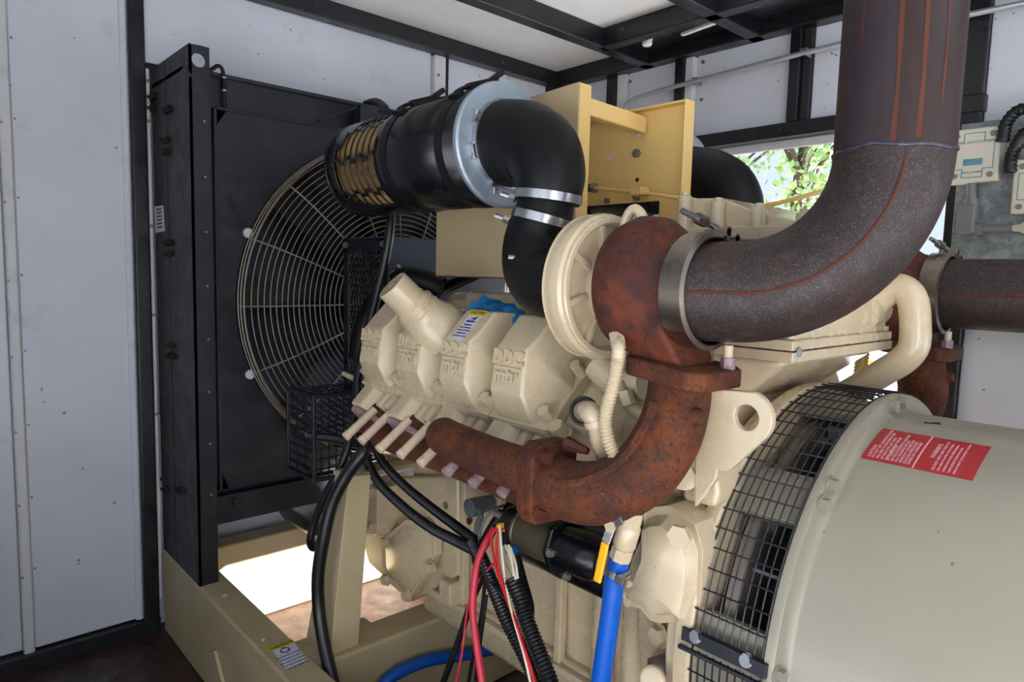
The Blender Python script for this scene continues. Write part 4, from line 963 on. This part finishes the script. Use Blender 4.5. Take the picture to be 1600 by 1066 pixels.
# adaptor ring between the flanges: bridges and openings
def sector(th0, th1, r0, r1, x0, x1, n):
    R = []
    for i in range(n+1):
        th = th0+(th1-th0)*i/n; R.append([gpt(x0,th,r0), gpt(x1,th,r0), gpt(x1,th,r1), gpt(x0,th,r1)])
    return MB().rings(R)
for (a, b) in ((38, 50.5), (-70, 13.5), (76, 92), (120, 140), (165, 190), (215, 240)):
    sector(a, b, .455, .478, -.668, -.527, 10).build('adaptor_bridge', 'cream_gen', ge, .003)
for th in (49.3, 12.5):
    for k in range(9): MB().cyl(gpt(-.655+.015*k, th, .478), gpt(-.655+.015*k, th, .4795), .003, n=8).build('bridge_rivet', 'bolt_grey', ge)
MB().lathe(gc, XA, [(-.640,.30),(-.640,.445),(-.615,.445),(-.615,.30)], 80, False).build('coupling_disc', 'bolt_grey', ge)
MB().lathe(gc, XA, [(-.665,.02),(-.665,.40),(-.66,.41),(-.655,.02)], 60).build('back_wall', 'cloth_grey', ge)
MB().lathe(gc, XA, [(-.60,.02),(-.60,.36),(-.535,.38),(-.53,.02)], 60).build('rotor_fan', 'dark', ge)
for k in range(14):
    a = 360/14*k; MB().obox(gpt(-.575, a, .395), XA, gpt(0,a,1)-gc, .06, .09, .006).build('fan_vane', 'cloth_grey', ge)
for k in range(10):
    MB().hexbolt(gpt(-.615, 36*k+4, .40), XA, .014, .012).build('coupling_bolt', 'bolt_grey', ge)
# wire mesh guard: hoops and cross wires
mg = MB().band(gc+XA*-.6655, XA, .003, .493, .496, 120).build('mesh_guard', 'black_paint', ge)
for k in range(10):
    x = -.664+.0150*k
    P = [gpt(x, th, GR+.006) for th in [9.5+2.5*i for i in range(68)]]
    MB().tube(P, .0017, 5).build('hoop_wire', 'black_paint', mg)
    P = [gpt(x, th, GR+.006) for th in [-75+2.5*i for i in range(33)]]
    MB().tube(P, .0017, 5).build('hoop_wire', 'black_paint', mg)
wm = MB().cyl((-.668,0,0), (-.527,0,0), .0017, n=5).build('w', 'black_paint'); WM = wm.data; off = V(wm.location); bpy.data.objects.remove(wm)
th = -72
while th < 176:
    if not (4 < th < 8): place(WM, 'cross_wire', mg, gpt(0, th, GR+.009)+V((off.x, 0, 0)))
    th += 4.5
# clamp strips where the mesh ends meet
thc = 7.6
for dt, rr in ((0, GR+.004), (-2.6, GR+.016)):
    a = gpt(-.690, thc+dt, rr+.004); b = gpt(-.510, thc+dt, rr+.004)
    MB().obox((a+b)/2, XA, gpt(0,thc,1)-gc, .17, .016 if dt == 0 else .010, .026 if dt == 0 else .008).build('clamp_strip', 'black_paint', ge, .002)
for x in (-.655, -.553):
    p = gpt(x, thc+.4, GR+.012); MB().hexbolt(p, gpt(0,thc+25,1)-gc, .009, .008).build('clamp_screw', 'steel', ge)
for (px, py) in ((1296,757),(1284,790),(1221,1051),(1391,633),(1407,627)):
    p = oX(-.506, px, py); d = V((0, p.y-YC, p.z-ZCR)).normalized(); q = V((-.506, YC, ZCR))+d*.484
    MB().hexbolt(q, XA, .012, .012).build('flange_bolt', 'cream_gen', ge)
# red warning label wrapped on the barrel
C4 = [cylhit(*p, RB+.001) for p in ((1345,716),(1377,671),(1551,697),(1520,750))]
x0 = (C4[0][0]+C4[1][0])/2; x1 = (C4[2][0]+C4[3][0])/2; ta = (C4[0][1]+C4[3][1])/2; tb_ = (C4[1][1]+C4[2][1])/2
x0 = max(x0, -.4885); lb = sector(ta, tb_, RB+.0002, RB+.0014, x0, x1, 14).build('warning_label', 'label_red', ge)
xm_ = x0+(x1-x0)*.485
sector(ta, tb_, RB+.0014, RB+.0020, xm_-.0012, xm_+.0012, 14).build('label_rule', 'label_print', lb)
def wrap(s, size, x, thS):
    me = text_mesh(s, size, .0002, 'LEFT').copy(); r = RB+.0018
    for v in me.vertices:
        u, w, h = v.co; v.co = gpt(x-w, thS+math.degrees(u/r), r+h)-ORG[ge.name]
    me.materials.clear(); me.materials.append(M['label_print'])
    o = bpy.data.objects.new('lettering', me); COL.objects.link(o); o.parent = lb; ORG[o.name] = ORG[ge.name]
Lr = math.radians(tb_-ta)*RB; w = x1-x0
def blk(lines, xs0, dx, th_off, size):
    for i, s in enumerate(lines): wrap(s, size*(1.25 if i == 0 else 1), xs0+dx*i, ta+(tb_-ta)*th_off)
blk(['CAUTION', 'DO NOT LIFT GENERATOR AND', 'MACHINE TOGETHER BY THE', 'LIFTING EYES. LIFT ONLY', 'WITH APPROVED SLINGS'], x0+w*.06, w*.042, .06, Lr*.062)
blk(['ATTENTION', 'NE PAS SOULEVER LE GROUPE', 'ELECTROGENE PAR LES', 'ANNEAUX. UTILISER DES', 'ELINGUES APPROUVEES', 'SUIVRE LES CONSIGNES'], x0+w*.245, w*.038, .06, Lr*.062)
blk(['WARNING'], x0+w*.60, w*.04, .34, Lr*.075)
blk(['DO NOT APPLY ANY FORCE TO', 'FAN HUB FOR LIFTING OR ROTATING', 'GENERATOR ROTOR. DISREGARDING', 'THESE INSTRUCTIONS MAY CAUSE', 'SERIOUS INJURY OR EQUIPMENT DAMAGE'], x0+w*.655, w*.045, .05, Lr*.047)
# feet of the generator
for x in (.0, 1.0):
    for s in (-1, 1): MB().box((x, YC+s*.30, ZT-.013), (x+.2, YC+s*.62, ZT+.02)).box((x+.02, YC+s*.34, ZT), (x+.18, YC+s*.44, .55)).build('foot', 'cream_gen', ge, .006)
# soot scratches
p = cylhit(1457, 662, RB+.0005); MB().obox(gpt(p[0], p[1], RB+.0006), (1,.3,0), (0,1,.6), .03, .003, .001).obox(gpt(p[0]+.004, p[1]+1, RB+.0006), (1,.6,0), (0,1,.6), .014, .003, .001).build('scuff_mark', 'ink', ge)

# ------------------------------------------------------------------ lifting bracket with hole
def plate_hole(name, outer, hc, hr, thick, mt, parent):
    bm = bmesh.new(); org = ORG[parent.name]
    y = outer[0].y
    vo = [bm.verts.new(p-org) for p in outer]
    vi = [bm.verts.new(hc-org+V((math.cos(a)*hr, 0, math.sin(a)*hr))) for a in [2*math.pi*k/28 for k in range(28)]]
    E = [bm.edges.new((v[i], v[(i+1) % len(v)])) for v in (vo, vi) for i in range(len(v))]
    bmesh.ops.triangle_fill(bm, use_beauty=True, edges=E)
    me = bpy.data.meshes.new(name); bm.to_mesh(me); bm.free(); me.materials.append(M[mt])
    o = bpy.data.objects.new(name, me); COL.objects.link(o); o.parent = parent; ORG[o.name] = org
    md = o.modifiers.new('t', 'SOLIDIFY'); md.thickness = thick; md.offset = 0
    bv = o.modifiers.new('b', 'BEVEL'); bv.width = .003; bv.segments = 2; bv.limit_method = 'ANGLE'
    return o
lk = thing('lifting_bracket', oY(1.05,1110,780), 'cream flat lifting eye plate with round hole beside the mesh guard', 'lifting bracket')
YB = 1.125
hc = oY(YB, 1169, 652); hr = 20/FPX*(hc-CAM).dot(FW)
rim = arc(hc, (1,0,0), (0,0,1), hr*2.15, 75, -50, 10)
poly = [oY(YB,*p) for p in ((1088,792),(1090,700),(1094,614),(1130,608))]+rim+[oY(YB,*p) for p in ((1146,732),(1135,737),(1124,735),(1122,748),(1098,782))]
plate_hole('eye_plate', poly, hc, hr, .016, 'cream', lk)
MB().box((oY(YB,1088,780).x-.01, YB, oY(YB,1088,780).z), (oY(YB,1088,780).x+.005, 1.16, 1.30)).build('stiffener', 'cream', lk, .003)

# ------------------------------------------------------------------ starter motor
st = thing('starter_motor', (-1.05, 1.15, .78), 'black starter motor with olive solenoid below the rusty manifold', 'starter motor')
A0, A1 = V((-1.24,1.19,.868)), V((-.86,1.19,.868))
MB().lathe(A0, XA, [(0,.03),(.004,.088),(.03,.098),(.33,.098),(.345,.088),(.38,.07)], 40).build('motor_body', 'black_gloss', st)
sz0 = V((-1.165,1.075,.905))
MB().lathe(sz0, XA, [(0,.022),(.003,.042),(.02,.050),(.05,.052)], 36).build('end_cap', 'rubber_shiny', st)
MB().lathe(sz0, XA, [(.05,.053),(.052,.0545),(.058,.0545),(.06,.052),(.175,.052)], 36).build('solenoid', 'olive', st)
m = MB(); fx = sz0.x+.17
m.rings([[V((x, 1.075+y, .905+z)) for y, z in ((0,.062),(-.045,.05),(-.064,.0),(-.045,-.05),(-.01,-.075),(.03,-.065),(.075,-.02),(.085,.05),(.06,.075))] for x in (fx, fx+.014)]).build('solenoid_flange', 'black_gloss', st, .004)
for (y, z) in ((-.055,0),(-.0,-.068),(.062,.062)): MB().hexbolt((fx+.014, 1.075+y, .905+z), XA, .007, .008).build('bolt', 'bolt_grey', st)
MB().lathe(sz0, XA, [(.18,.050),(.25,.050),(.275,.046),(.29,.034),(.293,.01)], 36).build('drive_housing', 'black_gloss', st)
MB().lathe(sz0, XA, [(.291,.026),(.297,.026),(.30,.020)], 24).build('shaft_plug', 'cloth_grey', st)
for dy, dz in ((-.025,.02),(-.022,-.02)): MB().cyl(sz0+V((-.03,dy,dz)), sz0+V((.01,dy,dz)), .008, n=10).build('terminal', 'bolt_grey', st)
MB().lathe((-1.24,1.19,.868), (-1,0,0), [(0,.05),(.03,.045)], 24).build('rear_cap', 'black_gloss', st)

# ------------------------------------------------------------------ ball valve and blue hose
bv = thing('drain_ball_valve', oY(1.0,966,885), 'cream ball valve with yellow lever handle on top of blue hose', 'valve')
v0, v1 = oY(1.0,990,797), oY(1.0,966,884); d = (v1-v0).normalized(); L = (v1-v0).length
MB().lathe(v0, d, [(-.03,.012),(0,.012),(.0,.0215),(.03,.0215)], 8).build('upper_nut', 'cream', bv)
MB().lathe(v0, d, [(.03,.019),(.035,.0225),(.075,.0225),(.08,.019)], 24).build('body', 'cream', bv)
MB().lathe(v0, d, [(.08,.0215),(.105,.0215),(.105,.016),(L,.016)], 8).build('lower_nut', 'cream', bv)
pv = oY(.965, 956, 822)
MB().cyl(pv+V((0,.04,0)), pv-V((0,.004,0)), .007, n=12).lathe(pv, (0,-1,0), [(0,.012),(.008,.012)], 6).build('stem', 'cream', bv)
h0, h1 = oY(.962,956,822), oY(.955,946,848)
MB().bar(h0, h1, .018, .004, (0,1,0)).bar(oY(.962,972,812), h0, .016, .004, (0,1,0)).build('lever', 'steel', bv, .001)
h2 = oY(.945,933,910)
MB().bar(h1, h2, .017, .007, (0,1,0)).build('grip', 'yellow', bv, .003)
ux = (h2-h1).normalized()
for k, s in enumerate(('Apollo', 'MADE IN USA')): pass
bh = thing('blue_hose', oY(1.0,938,1066), 'bright blue rubber hose hanging from the yellow handled valve', 'hose')
hp = [v1-d*.025, v1+d*.03, oY(1.0,957,935), oY(1.0,948,1000), oY(1.0,939,1066), oY(1.0,930,1150), oY(1.03,915,1240)]
MB().tube(cr(hp, 6), .0195, 20).build('tube', 'blue_hose', bh)
MB().band(v1+d*.012, d, .014, .019, .0215, 32).build('clamp', 'steel', bh)
q = v1+d*.012+V((.024,-.01,-.002)); MB().cyl(q-V((0,.012,0)), q+V((0,.014,.004)), .007, n=10).cyl(q-V((0,.016,0)), q-V((0,.008,0)), .010, n=8).build('clamp_screw', 'steel', bh)
tag(MB().tube(cr([oX(-1.735,*p) for p in ((585,1095),(605,1064),(635,1045),(675,1031),(722,1024),(770,1015)) ], 6), .020, 16).build('blue_hose', 'blue_hose'), 'blue hose lying curved along the skid behind the wiring', 'hose')
# ------------------------------------------------------------------ hoses, looms and wires
def hose(name, pts, r, mt, label, cat='cable', plane=None, rib=None, group=None, n=12):
    P = cr([oY(p[2] if len(p) > 2 else plane, p[0], p[1]) for p in pts], 8)
    o = (corrug(P, r, rib, .18, n) if rib else MB().tube(P, r, n)).build(name, mt, ang=60)
    return tag(o, label, cat, group)
hose('coolant_hose', [(583,672,1.06),(568,705,1.0),(540,745,.96),(518,790,.93),(505,845,.91),(497,900,.90),(498,950,.90),(505,1000,.90),(516,1050,.90),(526,1090,.90)], .0195, 'rubber_shiny', 'thick smooth black hose bowing down in front of the engine stand', 'hose')
hose('coolant_hose', [(560,600,1.12),(556,640,1.10),(546,690,1.06),(530,735,1.03),(508,775,1.0),(492,815,.98),(485,845,.97),(490,856,.99),(500,845,1.02),(508,822,1.05)], .0135, 'rubber_shiny', 'thinner black hose looping back up beside the belt guard', 'hose')
hose('wire_loom', [(566,678,1.14),(572,715,1.10),(590,752,1.08),(625,788,1.07),(670,823,1.06),(712,845,1.05),(742,860,1.03)], .0135, 'conduit_black', 'lower of two ribbed black looms sweeping across the gear case', 'wire loom', rib=.007, group='ribbed looms over the gear case')
hose('wire_loom', [(578,684,1.16),(598,722,1.13),(630,757,1.12),(672,792,1.11),(712,822,1.09),(748,850,1.05)], .0130, 'conduit_black', 'upper of two ribbed black looms sweeping across the gear case', 'wire loom', rib=.007, group='ribbed looms over the gear case')
hose('wire_loom', [(738,848,1.04),(755,880,1.02),(772,920,1.01),(790,965,1.0),(815,1015,1.0),(840,1066,1.0),(860,1110,1.0)], .0165, 'conduit_black', 'fat ribbed black loom running down behind the red cables', 'wire loom', rib=.008)
hose('wire_loom', [(800,905,.99),(812,935,.985),(822,968,.98),(838,1010,.975),(856,1056,.97),(872,1100,.97)], .0175, 'conduit_black', 'ribbed black loom sleeve with white wires entering its top', 'wire loom', rib=.008)
hose('wire_loom', [(806,870,1.03),(815,905,1.02),(826,945,1.0),(826,965,.99)], .012, 'rubber', 'taped black branch joining the ribbed sleeve below the starter', 'wire loom')
hose('wire_loom', [(786,800,1.08),(770,825,1.06),(756,850,1.04),(745,872,1.03),(760,905,1.02)], .014, 'rubber', 'black taped loom between starter terminals and the harness junction', 'wire loom')
hose('battery_cable', [(772,826,1.05),(757,852,1.02),(746,880,1.0),(740,920,.985),(739,960,.98),(745,1010,.975),(753,1066,.97),(758,1110,.97)], .0088, 'red_cable', 'thick red battery cable hanging from the starter', 'cable')
hose('battery_cable', [(752,905,1.03),(735,945,1.02),(722,985,1.01),(706,1030,1.0),(690,1075,1.0),(680,1110,1.0)], .0085, 'rubber', 'plain black cable hanging left of the thick red cable', 'cable')
hose('wire', [(787,819,1.03),(771,832,1.02),(768,850,1.01),(775,885,1.0),(788,925,.99),(806,975,.98),(825,1030,.97),(842,1085,.97)], .0034, 'red_wire', 'thin bright red wire arching from the yellow terminal', 'wire', n=8, group='thin red wires')
hose('wire', [(786,826,1.02),(776,845,1.01),(780,890,.995),(795,940,.985),(815,1000,.975),(838,1075,.965)], .0032, 'red_wire', 'second thin red wire close beside the first', 'wire', n=8, group='thin red wires')
hose('wire', [(772,880,1.01),(750,905,1.01),(735,935,1.0),(728,970,1.0),(722,1020,.99),(712,1070,.99)], .0028, 'red_cable', 'fine pink wire crossing behind the thick red cable', 'wire', n=8)
hose('wire', [(781,822,1.015),(783,850,1.0),(786,880,.99),(792,920,.985),(802,965,.98),(818,1020,.97),(832,1080,.965)], .0032, 'white_wire', 'long pale wire running down beside the red wires', 'wire', n=8)
for k, (a, b) in enumerate((((790,852),(806,906)), ((795,852),(803,908)), ((798,856),(809,904)), ((790,885),(799,908)))):
    hose('wire', [(a[0],a[1],1.01), ((a[0]+b[0])/2+2,(a[1]+b[1])/2,.995), (b[0],b[1],.985)], .0030, 'white_wire', 'short white wire entering the top of the ribbed sleeve', 'wire', n=8, group='white wires into the loom sleeve')
hose('wire', [(787,790,1.12),(770,797,1.08),(756,815,1.06),(749,840,1.05),(748,865,1.03)], .0034, 'cloth_grey', 'thin grey wire arching from starter to the harness', 'wire', n=8)
hose('wire', [(752,880,1.0),(762,905,1.0),(780,925,1.0),(795,945,1.0),(808,975,.99)], .0030, 'ink', 'thin black wire curving behind the white wires', 'wire', n=8)
hose('wire', [(760,930,1.03),(755,970,1.02),(748,1020,1.02),(742,1080,1.02)], .0048, 'rubber', 'narrow black wire behind the thick red battery cable', 'wire', n=8)
hose('wire', [(758,905,1.05),(752,960,1.04),(740,1020,1.04),(730,1080,1.04)], .0048, 'rubber', 'narrow black wire beside the plain black cable', 'wire', n=8)
t = thing('wire_terminals', oY(1.02,788,835), 'yellow and blue crimp terminals on the starter wires', 'terminals')
for (px, py, r, mt, dx) in ((784,822,.008,'yellow',1),(786,829,.008,'yellow',1),(799,860,.009,'blue_hose',.6)):
    p = oY(1.03, px, py); MB().cyl(p-V((.010,0,.004)), p+V((.012,0,.004)), r, n=12).build('crimp', mt, t)
p = oY(1.03, 790, 832); MB().cyl(p, oY(1.02,790,852), .009, n=12).build('sleeve', 'rubber', t)
t = thing('earth_strap', oY(1.2,745,842), 'grey wrapped earth strap hanging from a round bolt', 'strap')
p = oY(1.22, 742, 792); MB().lathe(p, (0,-1,0), [(-.08,.02),(0,.027),(.02,.027),(.024,.02)], 24).build('bolt_head', 'cloth_grey', t)
MB().tube(cr([oY(1.19,*q) for q in ((748,795),(751,808),(746,822),(745,842))], 6), .009, 8).build('strap', 'cloth_grey', t)
# coolant hoses at the front of the engine
t = thing('upper_coolant_hose', oY(1.3,600,520), 'fat black coolant hose with worm clamp behind the first rocker cover', 'hose')
P = cr([oY(1.38,690,452), oY(1.34,662,440), oY(1.31,636,436), oY(1.31,622,442), oY(1.31,604,456), oY(1.29,584,482), oY(1.27,570,515), oY(1.26,562,560)], 7)
MB().tube(P, .042, 24).build('tube', 'rubber', t)
d = (P[22]-P[18]).normalized(); MB().band(P[20], d, .014, .040, .0435, 32).build('clamp', 'steel', t); MB().obox(P[19]+V((0,-.02,.042)), d, (0,1,0), .05, .016, .014).build('clamp_housing', 'steel', t, .002)
hose('coolant_hose', [(612,330,1.26),(608,370,1.25),(600,415,1.24),(588,465,1.22),(572,530,1.19),(560,590,1.16),(552,650,1.13)], .0165, 'rubber_shiny', 'long black hose running straight down past the fan drive guard', 'hose')
hose('coolant_hose', [(660,468,1.45),(690,453,1.45),(725,437,1.45),(745,428,1.45)], .020, 'rubber', 'black hose crossing behind the oil filler under the tan box', 'hose')
hose('coolant_hose', [(437,715,1.34),(436,745,1.30),(437,775,1.26),(448,800,1.22),(470,815,1.18),(496,828,1.16),(525,825,1.22),(560,810,1.32)], .026, 'rubber_shiny', 'thick black hose emerging under the radiator bottom tank', 'hose')
hose('vent_hose', [(560,172,1.74),(572,164,1.72),(588,160,1.72),(600,168,1.70),(612,182,1.66),(640,176,1.64),(668,163,1.64),(700,158,1.66),(735,158,1.68)], .020, 'rubber', 'black vent hose from the radiator tank running behind the air cleaner', 'hose')
